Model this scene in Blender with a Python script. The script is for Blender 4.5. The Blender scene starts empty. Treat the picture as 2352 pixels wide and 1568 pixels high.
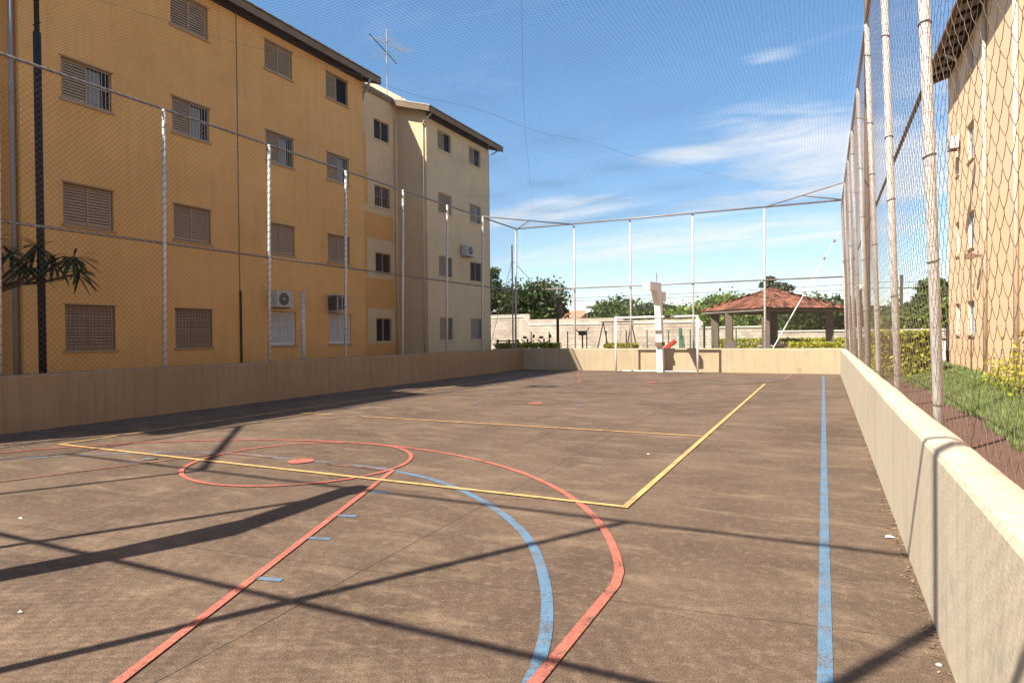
import bpy, math, random
import numpy as np
from mathutils import Vector, Matrix
R = math.radians
rnd = random.Random(7)
scene = bpy.context.scene
COL = scene.collection

# ------------------------------------------------------------ camera
cam_d = bpy.data.cameras.new('camera'); cam = bpy.data.objects.new('camera', cam_d); COL.objects.link(cam)
yaw, pitch, roll = R(25.98), R(-.5786), R(-.604)
fw = Vector((-math.sin(yaw)*math.cos(pitch), math.cos(yaw)*math.cos(pitch), math.sin(pitch)))
rt = Vector((math.cos(yaw), math.sin(yaw), 0)); up = rt.cross(fw)
rt2 = math.cos(roll)*rt + math.sin(roll)*up; up2 = -math.sin(roll)*rt + math.cos(roll)*up
m = Matrix((rt2, up2, -fw)).transposed().to_4x4(); m.translation = Vector((0, 0, 1.45))
cam.matrix_world = m
cam_d.sensor_width = 36; cam_d.lens = 36*1472.1/2352
cam_d.clip_start = .03; cam_d.clip_end = 6000
scene.camera = cam

# ------------------------------------------------------------ light, sky, exposure
LD = Vector((.485, .843, -1.0)).normalized()
SUN_EL = math.asin(-LD.z); SUN_ROT = math.atan2(-LD.x, -LD.y)
sun_d = bpy.data.lights.new('sun', 'SUN'); sun_d.energy = 5.0; sun_d.angle = R(.53); sun_d.color = (1, .93, .82)
sun = bpy.data.objects.new('sun', sun_d); COL.objects.link(sun)
sun.rotation_euler = LD.to_track_quat('-Z', 'Y').to_euler()

world = bpy.data.worlds.new('World'); scene.world = world; world.use_nodes = True
wt = world.node_tree; wt.nodes.clear()
def wn(t, **k):
    n = wt.nodes.new(t)
    for a, b in k.items(): setattr(n, a, b)
    return n
def mth(tree, op, a, b=None, clamp=False):
    n = tree.nodes.new('ShaderNodeMath'); n.operation = op; n.use_clamp = clamp
    for i, v in enumerate((a, b)):
        if v is None: continue
        if isinstance(v, (int, float)): n.inputs[i].default_value = v
        else: tree.links.new(v, n.inputs[i])
    return n.outputs[0]
wo = wn('ShaderNodeOutputWorld'); bg = wn('ShaderNodeBackground'); sky = wn('ShaderNodeTexSky')
sky.sky_type = 'NISHITA'; sky.sun_disc = False; sky.sun_elevation = SUN_EL; sky.sun_rotation = SUN_ROT
sky.altitude = 600; sky.air_density = 1.0; sky.dust_density = .4; sky.ozone_density = 1.6
tc = wn('ShaderNodeTexCoord'); sp = wn('ShaderNodeSeparateXYZ'); wt.links.new(tc.outputs['Generated'], sp.inputs[0])
den = mth(wt, 'ADD', mth(wt, 'MAXIMUM', sp.outputs[2], 0.0), .15)
px = mth(wt, 'DIVIDE', sp.outputs[0], den); py = mth(wt, 'DIVIDE', sp.outputs[1], den)
cb = wn('ShaderNodeCombineXYZ'); wt.links.new(px, cb.inputs[0]); wt.links.new(py, cb.inputs[1])
mp = wn('ShaderNodeMapping'); mp.inputs['Rotation'].default_value = (0, 0, R(-38)); mp.inputs['Scale'].default_value = (1.1, 3.2, 1)
wt.links.new(cb.outputs[0], mp.inputs[0])
nz = wn('ShaderNodeTexNoise'); nz.inputs['Scale'].default_value = 1.6; nz.inputs['Detail'].default_value = 7; nz.inputs['Roughness'].default_value = .66
nz.inputs['Distortion'].default_value = 1.1
wt.links.new(mp.outputs[0], nz.inputs['Vector'])
def blob(cx, cy, rx, ry, ang, gain):
    c, s = math.cos(R(ang)), math.sin(R(ang))
    dx = mth(wt, 'SUBTRACT', px, cx); dy = mth(wt, 'SUBTRACT', py, cy)
    u = mth(wt, 'ADD', mth(wt, 'MULTIPLY', dx, c/rx), mth(wt, 'MULTIPLY', dy, s/rx))
    v = mth(wt, 'ADD', mth(wt, 'MULTIPLY', dx, -s/ry), mth(wt, 'MULTIPLY', dy, c/ry))
    q = mth(wt, 'ADD', mth(wt, 'MULTIPLY', u, u), mth(wt, 'MULTIPLY', v, v))
    return mth(wt, 'MULTIPLY', mth(wt, 'SUBTRACT', 1.0, q, True), gain)
cov = None
for b in [(-.40, 2.34, .28, .11, 8, .75), (0.10, 2.6, .75, .40, 50, 1.0), (-1.1, 2.68, .6, .2, 0, .75),
          (-.3, 2.9, .6, .18, -10, .7), (-.12, 1.79, .09, .05, 10, .4), (-.6, 3.4, 1.7, .35, 0, .75), (2.2, 1.6, .9, .6, 20, .5),
          (.45, 2.2, .5, .4, 40, .4)]:
    q = blob(*b); cov = q if cov is None else mth(wt, 'MAXIMUM', cov, q)
cl = mth(wt, 'SUBTRACT', mth(wt, 'ADD', nz.outputs['Fac'], mth(wt, 'MULTIPLY', cov, .42)), .54)
cl = mth(wt, 'MULTIPLY', cl, 2.6, True)
cl = mth(wt, 'MULTIPLY', cl, mth(wt, 'MULTIPLY', mth(wt, 'ADD', cov, .12), 1.5, True))
cl = mth(wt, 'MULTIPLY', cl, .85, True)
mx = wn('ShaderNodeMix', data_type='RGBA'); wt.links.new(cl, mx.inputs['Factor'])
hs = wn('ShaderNodeHueSaturation'); hs.inputs['Saturation'].default_value = 1.35; hs.inputs['Value'].default_value = 1.0
gm = wn('ShaderNodeGamma'); gm.inputs[1].default_value = .74; wt.links.new(sky.outputs[0], gm.inputs[0]); wt.links.new(gm.outputs[0], hs.inputs['Color']); wt.links.new(hs.outputs[0], mx.inputs['A']); mx.inputs['B'].default_value = (3.3, 3.5, 3.75, 1)
wt.links.new(mx.outputs['Result'], bg.inputs[0]); bg.inputs[1].default_value = .138
wt.links.new(bg.outputs[0], wo.inputs[0])
vs = scene.view_settings; vs.view_transform = 'Standard'; vs.look = 'None'; vs.exposure = 1.15; vs.gamma = 1; vs.use_curve_mapping = False
scene.cycles.max_bounces = 6; scene.cycles.diffuse_bounces = 4; scene.cycles.transparent_max_bounces = 12

# ------------------------------------------------------------ materials
def mat(name, col, rough=.8, col2=None, scale=3., amt=.5, bump=0., bscale=40., grain=0., gscale=150., stretch=(1, 1, 1), metal=0., island=0., detail=5, spec=.3):
    M = bpy.data.materials.new(name); M.use_nodes = True; t = M.node_tree; b = t.nodes['Principled BSDF']
    b.inputs['Roughness'].default_value = rough; b.inputs['Metallic'].default_value = metal
    b.inputs['Specular IOR Level'].default_value = spec
    geo = t.nodes.new('ShaderNodeTexCoord')
    mpn = t.nodes.new('ShaderNodeMapping'); mpn.inputs['Scale'].default_value = stretch
    t.links.new(geo.outputs['Object'], mpn.inputs[0])
    base = t.nodes.new('ShaderNodeRGB'); base.outputs[0].default_value = (*col, 1); out = base.outputs[0]
    if col2:
        n = t.nodes.new('ShaderNodeTexNoise'); n.inputs['Scale'].default_value = scale; n.inputs['Detail'].default_value = detail; n.inputs['Roughness'].default_value = .62
        t.links.new(mpn.outputs[0], n.inputs['Vector'])
        r = t.nodes.new('ShaderNodeMapRange'); r.inputs[1].default_value = .5-.22; r.inputs[2].default_value = .5+.22
        r.inputs[3].default_value = 0; r.inputs[4].default_value = amt; r.clamp = True
        t.links.new(n.outputs['Fac'], r.inputs[0])
        x = t.nodes.new('ShaderNodeMix'); x.data_type = 'RGBA'; t.links.new(r.outputs[0], x.inputs['Factor'])
        t.links.new(out, x.inputs['A']); x.inputs['B'].default_value = (*col2, 1); out = x.outputs['Result']
    if grain:
        n = t.nodes.new('ShaderNodeTexNoise'); n.inputs['Scale'].default_value = gscale; n.inputs['Detail'].default_value = 3
        t.links.new(geo.outputs['Object'], n.inputs['Vector'])
        r = t.nodes.new('ShaderNodeMapRange'); r.inputs[1].default_value = .3; r.inputs[2].default_value = .7; r.inputs[3].default_value = 1-grain; r.inputs[4].default_value = 1+grain
        t.links.new(n.outputs['Fac'], r.inputs[0])
        x = t.nodes.new('ShaderNodeMix'); x.data_type = 'RGBA'; x.blend_type = 'MULTIPLY'; x.inputs['Factor'].default_value = 1
        t.links.new(out, x.inputs['A']); t.links.new(r.outputs[0], x.inputs['B']); out = x.outputs['Result']
    if island:
        g = t.nodes.new('ShaderNodeNewGeometry')
        r = t.nodes.new('ShaderNodeMapRange'); r.inputs[3].default_value = 1-island; r.inputs[4].default_value = 1+island
        t.links.new(g.outputs['Random Per Island'], r.inputs[0])
        x = t.nodes.new('ShaderNodeMix'); x.data_type = 'RGBA'; x.blend_type = 'MULTIPLY'; x.inputs['Factor'].default_value = 1
        t.links.new(out, x.inputs['A']); t.links.new(r.outputs[0], x.inputs['B']); out = x.outputs['Result']
    t.links.new(out, b.inputs['Base Color'])
    if bump:
        n = t.nodes.new('ShaderNodeTexNoise'); n.inputs['Scale'].default_value = bscale; n.inputs['Detail'].default_value = 4
        t.links.new(geo.outputs['Object'], n.inputs['Vector'])
        bp = t.nodes.new('ShaderNodeBump'); bp.inputs['Strength'].default_value = bump; bp.inputs['Distance'].default_value = .01
        t.links.new(n.outputs['Fac'], bp.inputs['Height']); t.links.new(bp.outputs[0], b.inputs['Normal'])
    M['out'] = 0
    return M
def leafmat(name, c1, c2, island=.45):
    M = mat(name, c1, .55, c2, scale=.9, amt=1, island=island, spec=.35)
    t = M.node_tree; b = t.nodes['Principled BSDF']
    src = b.inputs['Base Color'].links[0].from_socket
    tr = t.nodes.new('ShaderNodeBsdfTranslucent'); t.links.new(src, tr.inputs[0])
    ms = t.nodes.new('ShaderNodeMixShader'); ms.inputs[0].default_value = .3
    o = [n for n in t.nodes if n.type == 'OUTPUT_MATERIAL'][0]
    t.links.new(b.outputs[0], ms.inputs[1]); t.links.new(tr.outputs[0], ms.inputs[2]); t.links.new(ms.outputs[0], o.inputs[0])
    return M

def court_material(paint=None, wear=.5):
    """bare weathered floor, or (paint given) a worn painted line over that floor"""
    M = bpy.data.materials.new('court_surface' if paint is None else 'court_paint'); M.use_nodes = True; t = M.node_tree; L = t.links.new
    b = t.nodes['Principled BSDF']; b.inputs['Roughness'].default_value = .82; b.inputs['Specular IOR Level'].default_value = .25
    g = t.nodes.new('ShaderNodeNewGeometry'); P = g.outputs['Position']
    def noise(scale, detail=5, rough=.6, st=None, rot=0, dist=0):
        n = t.nodes.new('ShaderNodeTexNoise'); n.inputs['Scale'].default_value = scale; n.inputs['Detail'].default_value = detail; n.inputs['Roughness'].default_value = rough
        n.inputs['Distortion'].default_value = dist
        if st:
            k = t.nodes.new('ShaderNodeMapping'); k.inputs['Scale'].default_value = st; k.inputs['Rotation'].default_value = (0, 0, rot); L(P, k.inputs[0]); L(k.outputs[0], n.inputs['Vector'])
        else: L(P, n.inputs['Vector'])
        return n.outputs['Fac']
    def mr(v, a, b2, c, d):
        r = t.nodes.new('ShaderNodeMapRange'); r.inputs[1].default_value = a; r.inputs[2].default_value = b2; r.inputs[3].default_value = c; r.inputs[4].default_value = d; L(v, r.inputs[0]); return r.outputs[0]
    def mix(f, a, b2, mode='MIX'):
        x = t.nodes.new('ShaderNodeMix'); x.data_type = 'RGBA'; x.blend_type = mode
        for s, v in (('Factor', f), ('A', a), ('B', b2)):
            if isinstance(v, (int, float)): x.inputs[s].default_value = v
            elif isinstance(v, tuple): x.inputs[s].default_value = (*v, 1)
            else: L(v, x.inputs[s])
        return x.outputs['Result']
    big = noise(.55, 6, .62, dist=.6)
    c = mix(mr(big, .35, .68, 0, 1), (.092, .061, .040), (.150, .100, .066))
    c = mix(mr(noise(1.3, 7, .66, (1, 2.6, 1), .25, .8), .50, .70, 0, .7), c, (.24, .165, .105))      # pale worn streaks
    c = mix(mr(noise(.9, 5, .6, (2.2, .8, 1), -.4), .56, .74, 0, .75), c, (.074, .050, .034))          # dark stains
    c = mix(mr(noise(16, 4, .6), .5, .72, 0, .28), c, (.32, .22, .15))
    gr = mr(noise(125, 3, .6), .28, .72, .42, 1.62); c = mix(1.0, c, gr, 'MULTIPLY')
    gr2 = mr(noise(48, 3, .6), .3, .7, .85, 1.15); c = mix(1.0, c, gr2, 'MULTIPLY')
    sx = t.nodes.new('ShaderNodeSeparateXYZ'); L(P, sx.inputs[0])
    def joint(expr, w, col=(.03, .02, .015)):
        nonlocal c
        f = mth(t, 'LESS_THAN', mth(t, 'ABSOLUTE', expr), w); c = mix(mth(t, 'MULTIPLY', f, .8), c, col)
    wob = mth(t, 'MULTIPLY', mth(t, 'SUBTRACT', noise(2.5, 4), .5), .05)
    for x0 in (-2.5, -5.5, -8.5):
        joint(mth(t, 'ADD', mth(t, 'ADD', mth(t, 'SUBTRACT', sx.outputs[0], x0), mth(t, 'MULTIPLY', sx.outputs[1], .026)), mth(t, 'MULTIPLY', wob, .3)), .0045)
    for y0, wd in ((3.48, .003), (7.6, .003), (12.05, .006), (16.5, .004), (20.6, .004)):
        joint(mth(t, 'ADD', mth(t, 'SUBTRACT', mth(t, 'SUBTRACT', sx.outputs[1], y0), mth(t, 'MULTIPLY', sx.outputs[0], .12 if y0 < 5 else 0)), wob), wd)
    if paint:
        wr = mr(noise(5, 7, .72), .48, .70, 0, wear*1.2); wr2 = mr(noise(80, 3, .6), .45, .72, 0, wear*1.1)
        f = mth(t, 'ADD', wr, wr2, True)
        f = mth(t, 'ADD', f, wear*.22, True)
        pc = mix(1.0, paint, mr(noise(110, 2), .3, .7, .82, 1.15), 'MULTIPLY')
        c = mix(f, pc, c)
    L(c, b.inputs['Base Color'])
    bp = t.nodes.new('ShaderNodeBump'); bp.inputs['Strength'].default_value = .5; bp.inputs['Distance'].default_value = .004
    L(noise(130, 3), bp.inputs['Height']); L(bp.outputs[0], b.inputs['Normal'])
    return M

def wall_material(name, c1, c2, stain, streak=.5):
    """painted render with vertical rain streaks and blotches"""
    M = mat(name, c1, .85, c2, scale=.6, amt=1, bump=.35, bscale=60, grain=.06, gscale=90)
    t = M.node_tree; L = t.links.new; b = t.nodes['Principled BSDF']; src = b.inputs['Base Color'].links[0].from_socket
    tc2 = t.nodes.new('ShaderNodeTexCoord'); k = t.nodes.new('ShaderNodeMapping'); k.inputs['Scale'].default_value = (6, 6, .35); L(tc2.outputs['Object'], k.inputs[0])
    n = t.nodes.new('ShaderNodeTexNoise'); n.inputs['Scale'].default_value = 1.2; n.inputs['Detail'].default_value = 6; n.inputs['Roughness'].default_value = .65; L(k.outputs[0], n.inputs['Vector'])
    r = t.nodes.new('ShaderNodeMapRange'); r.inputs[1].default_value = .48; r.inputs[2].default_value = .78; r.inputs[3].default_value = 0; r.inputs[4].default_value = streak; L(n.outputs['Fac'], r.inputs[0])
    x = t.nodes.new('ShaderNodeMix'); x.data_type = 'RGBA'; L(r.outputs[0], x.inputs['Factor']); L(src, x.inputs['A']); x.inputs['B'].default_value = (*stain, 1)
    n2 = t.nodes.new('ShaderNodeTexNoise'); n2.inputs['Scale'].default_value = 3.2; n2.inputs['Detail'].default_value = 8; n2.inputs['Roughness'].default_value = .7; L(tc2.outputs['Object'], n2.inputs['Vector'])
    r2 = t.nodes.new('ShaderNodeMapRange'); r2.inputs[1].default_value = .58; r2.inputs[2].default_value = .74; r2.inputs[3].default_value = 0; r2.inputs[4].default_value = streak*.7; L(n2.outputs['Fac'], r2.inputs[0])
    x2 = t.nodes.new('ShaderNodeMix'); x2.data_type = 'RGBA'; L(r2.outputs[0], x2.inputs['Factor']); L(x.outputs['Result'], x2.inputs['A']); x2.inputs['B'].default_value = (*[q*.8 for q in stain], 1)
    L(x2.outputs['Result'], b.inputs['Base Color']); return M

M = {}
M['floor'] = court_material()
M['p_yellow'] = court_material((.80, .47, .16), .5)
M['p_red'] = court_material((.60, .15, .105), .6)
M['p_blue'] = court_material((.105, .225, .345), .5)
M['p_red_faint'] = court_material((.45, .15, .11), 1.1)
M['p_blue_faint'] = court_material((.2, .29, .42), 1.2)
M['p_yellow_faint'] = court_material((.6, .42, .2), 1.1)
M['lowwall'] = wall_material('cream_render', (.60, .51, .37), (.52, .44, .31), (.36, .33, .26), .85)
M['farwall'] = wall_material('tan_render', (.43, .345, .225), (.37, .29, .185), (.27, .215, .14), .7)
M['lowwall_shade'] = wall_material('shade_toned_cream_render', (.32, .23, .135), (.26, .18, .10), (.17, .115, .065), .6)  # same cream paint, darkened to carry the building's shade, plus dirt streaks
M['orange'] = wall_material('ochre_render', (.77, .425, .145), (.66, .35, .11), (.54, .30, .115), .5)
M['orange_patch'] = wall_material('orange_repaint', (.70, .37, .12), (.64, .33, .10), (.5, .29, .12), .4)
M['beige'] = wall_material('beige_render', (.70, .535, .33), (.61, .455, .27), (.48, .36, .22), .5)
M['peach'] = wall_material('peach_render', (.85, .55, .33), (.80, .51, .30), (.76, .52, .34), .2)
M['pinkish'] = mat('pale_render', (.66, .58, .50), .85, (.6, .5, .42), 2, .6)
M['sill'] = mat('sill_render', (.42, .29, .15), .85, (.3, .21, .12), 4, .6)
M['shutter'] = mat('beige_shutter_metal', (.42, .305, .20), .6, (.35, .25, .16), 6, .6)
M['shutter_white'] = mat('white_shutter_metal', (.66, .64, .62), .55, (.55, .53, .5), 6, .5)
M['frame'] = mat('brown_window_frame', (.20, .13, .08), .6)
M['glass'] = mat('dark_window_glass', (.009, .009, .009), .4, spec=.08)
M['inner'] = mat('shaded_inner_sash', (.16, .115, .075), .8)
M['curtain'] = mat('grey_curtain', (.30, .32, .33), .9, (.2, .21, .22), 8, .8, stretch=(1, 8, .3))
M['bar'] = mat('light_window_bar', (.45, .40, .34), .5)
M['bar_dark'] = mat('brown_grille_metal', (.16, .11, .07), .6)
M['fascia'] = mat('weathered_eave_board', (.25, .17, .105), .85, (.14, .10, .065), 3, .8, bump=.3)
M['rafter'] = mat('dark_rafter_wood', (.07, .045, .03), .85)
M['roof_sheet'] = mat('fibre_cement_sheet', (.42, .40, .37), .9, (.25, .24, .22), 2, .9)
M['pole'] = mat('rusty_galvanised_paint', (.66, .63, .59), .5, (.40, .30, .22), 5, .5, bump=.12, stretch=(1, 1, .7), metal=.15)
M['rail'] = mat('galvanised_rail', (.36, .33, .30), .45, (.24, .16, .11), 8, .7, stretch=(.5, .5, 1), metal=.3)
M['wire'] = mat('rusty_wire', (.15, .105, .08), .6, (.24, .20, .18), 5, .8, metal=.2)
M['wire_grey'] = mat('galvanised_wire', (.23, .19, .16), .5, (.14, .09, .06), 5, .8, metal=.3)
M['lacing'] = mat('lacing_wire', (.10, .07, .055), .6)
M['net'] = mat('dark_nylon_cord', (.05, .07, .11), .8)
M['rope'] = mat('net_cable', (.10, .13, .18), .7)
M['black'] = mat('black_paint', (.018, .014, .013), .6)
M['brown_pole'] = mat('brown_rust_pole', (.10, .065, .045), .6, (.2, .13, .09), 6, .7, stretch=(1, 1, .3))
M['pvc'] = mat('grey_downpipe', (.30, .27, .24), .6)
M['white_pipe'] = mat('white_downpipe', (.58, .47, .35), .6)
M['ac'] = mat('white_plastic_casing', (.46, .44, .42), .5, (.48, .46, .43), 5, .5)
M['ac_dark'] = mat('dark_grille', (.05, .045, .045), .5)
M['white_paint'] = mat('white_gloss_paint', (.86, .84, .80), .45, (.75, .70, .60), 6, .5)
M['rust'] = mat('rusted_steel', (.20, .12, .08), .8)
M['concrete'] = mat('whitewashed_concrete', (.82, .78, .72), .85, (.70, .64, .56), 4, .6, bump=.3)
M['tile'] = mat('clay_roof_tile', (.27, .10, .052), .85, (.09, .042, .03), 1.8, 1, island=.6, bump=.3)
M['column'] = mat('rough_plaster_column', (.15, .115, .09), .9, (.10, .075, .06), 4, .8, bump=.4)
M['wood'] = mat('dark_beam_wood', (.13, .085, .06), .8)
M['beam_pale'] = mat('pale_eave_board', (.36, .31, .26), .8)
M['block'] = None
M['coping'] = mat('white_coping', (.74, .68, .58), .85, (.5, .44, .36), 3, .6)
M['soil'] = mat('red_brown_soil', (.16, .088, .06), .95, (.11, .06, .042), 2, 1, bump=.8, bscale=40, grain=.4, gscale=120)
M['ground'] = mat('dry_ground', (.24, .18, .12), .95, (.14, .15, .07), .35, 1, bump=.5, grain=.2, gscale=30)
M['lawn'] = mat('lawn_turf', (.11, .15, .045), .95, (.17, .17, .075), 1.2, 1, grain=.4, gscale=60)
M['grass'] = leafmat('grass_blade', (.15, .24, .05), (.25, .29, .11), .5)
M['leaf_dark'] = leafmat('dark_foliage', (.03, .055, .016), (.085, .11, .022), .7)
M['leaf_mid'] = leafmat('green_foliage', (.06, .10, .025), (.09, .13, .03), .55)
M['leaf_bright'] = leafmat('bright_foliage', (.11, .17, .03), (.16, .20, .04), .5)
M['leaf_grey'] = leafmat('grey_green_foliage', (.06, .08, .04), (.08, .095, .05), .5)
M['leaf_yellow'] = leafmat('golden_hedge_foliage', (.50, .44, .03), (.22, .25, .03), .5)
M['leaf_pot'] = leafmat('frangipani_leaf', (.022, .05, .018), (.035, .075, .022), .4)
M['bark'] = mat('bark', (.10, .07, .05), .9, (.06, .045, .035), 6, .8)
M['green_metal'] = mat('green_painted_steel', (.05, .14, .09), .5)
M['red_plastic'] = mat('red_slide_paint', (.38, .045, .03), .4)
M['red_metal'] = mat('dark_red_steel', (.06, .03, .028), .6)
M['terracotta'] = mat('far_tile_roof', (.50, .26, .15), .9, (.3, .12, .07), 3, .8)
M['far_white'] = mat('far_white_wall', (.66, .64, .60), .9)
M['far_pink'] = mat('far_peach_wall', (.62, .36, .20), .9)
M['far_red'] = mat('far_reddish_wall', (.30, .17, .12), .9)
M['hill'] = mat('distant_hill_scrub', (.045, .065, .065), 1, (.06, .075, .07), .01, 1)
M['litter'] = mat('crumpled_paper', (.8, .78, .74), .8)
M['mast_red'] = mat('mast_red_paint', (.5, .12, .08), .6)
M['gold'] = mat('peeling_paint', (.5, .42, .3), .8)

def block_material():
    M_ = bpy.data.materials.new('concrete_block'); M_.use_nodes = True; t = M_.node_tree; L = t.links.new; b = t.nodes['Principled BSDF']; b.inputs['Roughness'].default_value = .9
    g = t.nodes.new('ShaderNodeNewGeometry'); s = t.nodes.new('ShaderNodeSeparateXYZ'); L(g.outputs['Position'], s.inputs[0])
    cbn = t.nodes.new('ShaderNodeCombineXYZ'); L(mth(t, 'ADD', s.outputs[0], s.outputs[1]), cbn.inputs[0]); L(s.outputs[2], cbn.inputs[1])
    br = t.nodes.new('ShaderNodeTexBrick'); L(cbn.outputs[0], br.inputs['Vector']); br.inputs['Scale'].default_value = 1
    br.inputs['Brick Width'].default_value = .42; br.inputs['Row Height'].default_value = .21; br.inputs['Mortar Size'].default_value = .016
    br.inputs['Color1'].default_value = (.52, .43, .33, 1); br.inputs['Color2'].default_value = (.40, .32, .25, 1); br.inputs['Mortar'].default_value = (.27, .215, .17, 1)
    n = t.nodes.new('ShaderNodeTexNoise'); n.inputs['Scale'].default_value = .8; n.inputs['Detail'].default_value = 6; L(g.outputs['Position'], n.inputs['Vector'])
    r = t.nodes.new('ShaderNodeMapRange'); r.inputs[1].default_value = .3; r.inputs[2].default_value = .7; r.inputs[3].default_value = .7; r.inputs[4].default_value = 1.2; L(n.outputs['Fac'], r.inputs[0])
    x = t.nodes.new('ShaderNodeMix'); x.data_type = 'RGBA'; x.blend_type = 'MULTIPLY'; x.inputs['Factor'].default_value = 1; L(br.outputs['Color'], x.inputs['A']); L(r.outputs[0], x.inputs['B'])
    L(x.outputs['Result'], b.inputs['Base Color']); return M_
M['block'] = block_material()

# ------------------------------------------------------------ object helpers
def wloc(o):
    v = Vector((0, 0, 0))
    while o is not None: v += o.location; o = o.parent
    return v
def tag(o, label=None, cat=None, group=None, kind=None):
    if label: o['label'] = label
    if cat: o['category'] = cat
    if group: o['group'] = group
    if kind: o['kind'] = kind
    return o
def thing(name, loc, label, cat, group=None):
    o = bpy.data.objects.new(name, None); COL.objects.link(o); o.location = loc; o.empty_display_size = .2
    return tag(o, label, cat, group)
class MB:
    def __init__(s): s.v = []; s.f = []; s.smooth = False
    def add(s, vs_, fs):
        n = len(s.v); s.v += [tuple(p) for p in vs_]; s.f += [tuple(i+n for i in f) for f in fs]; return s
    def box(s, x0, x1, y0, y1, z0, z1):
        return s.add([(x0, y0, z0), (x1, y0, z0), (x1, y1, z0), (x0, y1, z0), (x0, y0, z1), (x1, y0, z1), (x1, y1, z1), (x0, y1, z1)],
                     [(0, 3, 2, 1), (4, 5, 6, 7), (0, 1, 5, 4), (1, 2, 6, 5), (2, 3, 7, 6), (3, 0, 4, 7)])
    def quad(s, a, b, c, d): return s.add([a, b, c, d], [(0, 1, 2, 3)])
    def tube(s, pts, r, n=8, caps=True):
        pts = [Vector(p) for p in pts]; k = len(pts); rr = r if isinstance(r, (list, tuple)) else [r]*k
        base = len(s.v); ref = None
        for i, p in enumerate(pts):
            t = (pts[min(i+1, k-1)]-pts[max(i-1, 0)]).normalized()
            if ref is None: ref = Vector((0, 0, 1)) if abs(t.z) < .9 else Vector((1, 0, 0))
            a = (ref - t*ref.dot(t))
            if a.length < 1e-4: a = t.orthogonal()
            a.normalize(); b = t.cross(a); ref = a
            for j in range(n):
                q = 2*math.pi*j/n; v = p + (a*math.cos(q)+b*math.sin(q))*rr[i]; s.v.append((v.x, v.y, v.z))
        for i in range(k-1):
            for j in range(n):
                A = base+i*n+j; B = base+i*n+(j+1) % n; s.f.append((A, B, B+n, A+n))
        if caps: s.f.append(tuple(base+j for j in range(n))[::-1]); s.f.append(tuple(base+(k-1)*n+j for j in range(n)))
        return s
    def sphere(s, c, r, n=10, m_=6, sc=(1, 1, 1)):
        b0 = len(s.v)
        for i in range(m_+1):
            th = math.pi*i/m_
            for j in range(n):
                ph = 2*math.pi*j/n; s.v.append((c[0]+r*sc[0]*math.sin(th)*math.cos(ph), c[1]+r*sc[1]*math.sin(th)*math.sin(ph), c[2]+r*sc[2]*math.cos(th)))
        for i in range(m_):
            for j in range(n):
                A = b0+i*n+j; B = b0+i*n+(j+1) % n; s.f.append((A, A+n, B+n, B))
        return s
    def prism(s, poly, axis, a, b):
        """poly of 2-D points extruded along axis ('x','y','z') from a to b"""
        def P(p, t): return {'x': (t, p[0], p[1]), 'y': (p[0], t, p[1]), 'z': (p[0], p[1], t)}[axis]
        n = len(poly); return s.add([P(p, a) for p in poly]+[P(p, b) for p in poly],
            [tuple(range(n))[::-1], tuple(range(n, 2*n))]+[(i, (i+1) % n, n+(i+1) % n, n+i) for i in range(n)])
    def build(s, name, m_, parent=None, smooth=False, label=None, cat=None, group=None, kind=None, local=False, fix=True):
        me = bpy.data.meshes.new(name); off = Vector((0, 0, 0)) if (parent is None or local) else wloc(parent)
        vv = np.array(s.v, dtype=np.float64).reshape(-1, 3) - np.array(off)
        me.from_pydata(vv.tolist() if len(vv) < 1 else [tuple(p) for p in vv], [], s.f); me.update()
        if fix and len(s.f) < 20000:
            import bmesh
            bm = bmesh.new(); bm.from_mesh(me); bmesh.ops.recalc_face_normals(bm, faces=bm.faces); bm.to_mesh(me); bm.free()
        if smooth: me.polygons.foreach_set('use_smooth', [True]*len(me.polygons))
        for q in (m_ if isinstance(m_, list) else [m_]): me.materials.append(q)
        o = bpy.data.objects.new(name, me); COL.objects.link(o); o.parent = parent
        return tag(o, label, cat, group, kind)
def npmesh(name, V, F, m_, parent=None):
    """fast mesh from numpy arrays, F is (n,4) or (n,3)"""
    if parent is not None: V = V - np.array(wloc(parent))
    me = bpy.data.meshes.new(name); k = F.shape[1]
    me.vertices.add(len(V)); me.vertices.foreach_set('co', V.astype(np.float32).ravel())
    me.loops.add(F.size); me.loops.foreach_set('vertex_index', F.astype(np.int32).ravel())
    me.polygons.add(len(F)); me.polygons.foreach_set('loop_start', np.arange(0, F.size, k, dtype=np.int32))
    me.polygons.foreach_set('loop_total', np.full(len(F), k, dtype=np.int32))
    me.update(calc_edges=True); me.validate(); me.materials.append(m_)
    o = bpy.data.objects.new(name, me); COL.objects.link(o); o.parent = parent; return o
def wires(A, B, r, n=3):
    """prisms of radius r for every segment A[i]->B[i]"""
    A = np.asarray(A, float); B = np.asarray(B, float); D = B-A; D /= np.linalg.norm(D, axis=1)[:, None]+1e-9
    ref = np.tile(np.array([0., 0, 1]), (len(A), 1)); ref[np.abs(D[:, 2]) > .9] = (1, 0, 0)
    U = np.cross(D, ref); U /= np.linalg.norm(U, axis=1)[:, None]; W_ = np.cross(D, U)
    V = np.empty((len(A), 2*n, 3))
    for j in range(n):
        q = 2*math.pi*j/n; o = (U*math.cos(q)+W_*math.sin(q))*r; V[:, j] = A+o; V[:, n+j] = B+o
    F = np.array([[j, (j+1) % n, n+(j+1) % n, n+j] for j in range(n)]); F = (F[None]+(np.arange(len(A))*2*n)[:, None, None]).reshape(-1, 4)
    return V.reshape(-1, 3), F
def copy_tree(o, parent=None):
    c = o.copy(); COL.objects.link(c); c.parent = parent
    for ch in list(o.children): copy_tree(ch, c)
    return c

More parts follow.
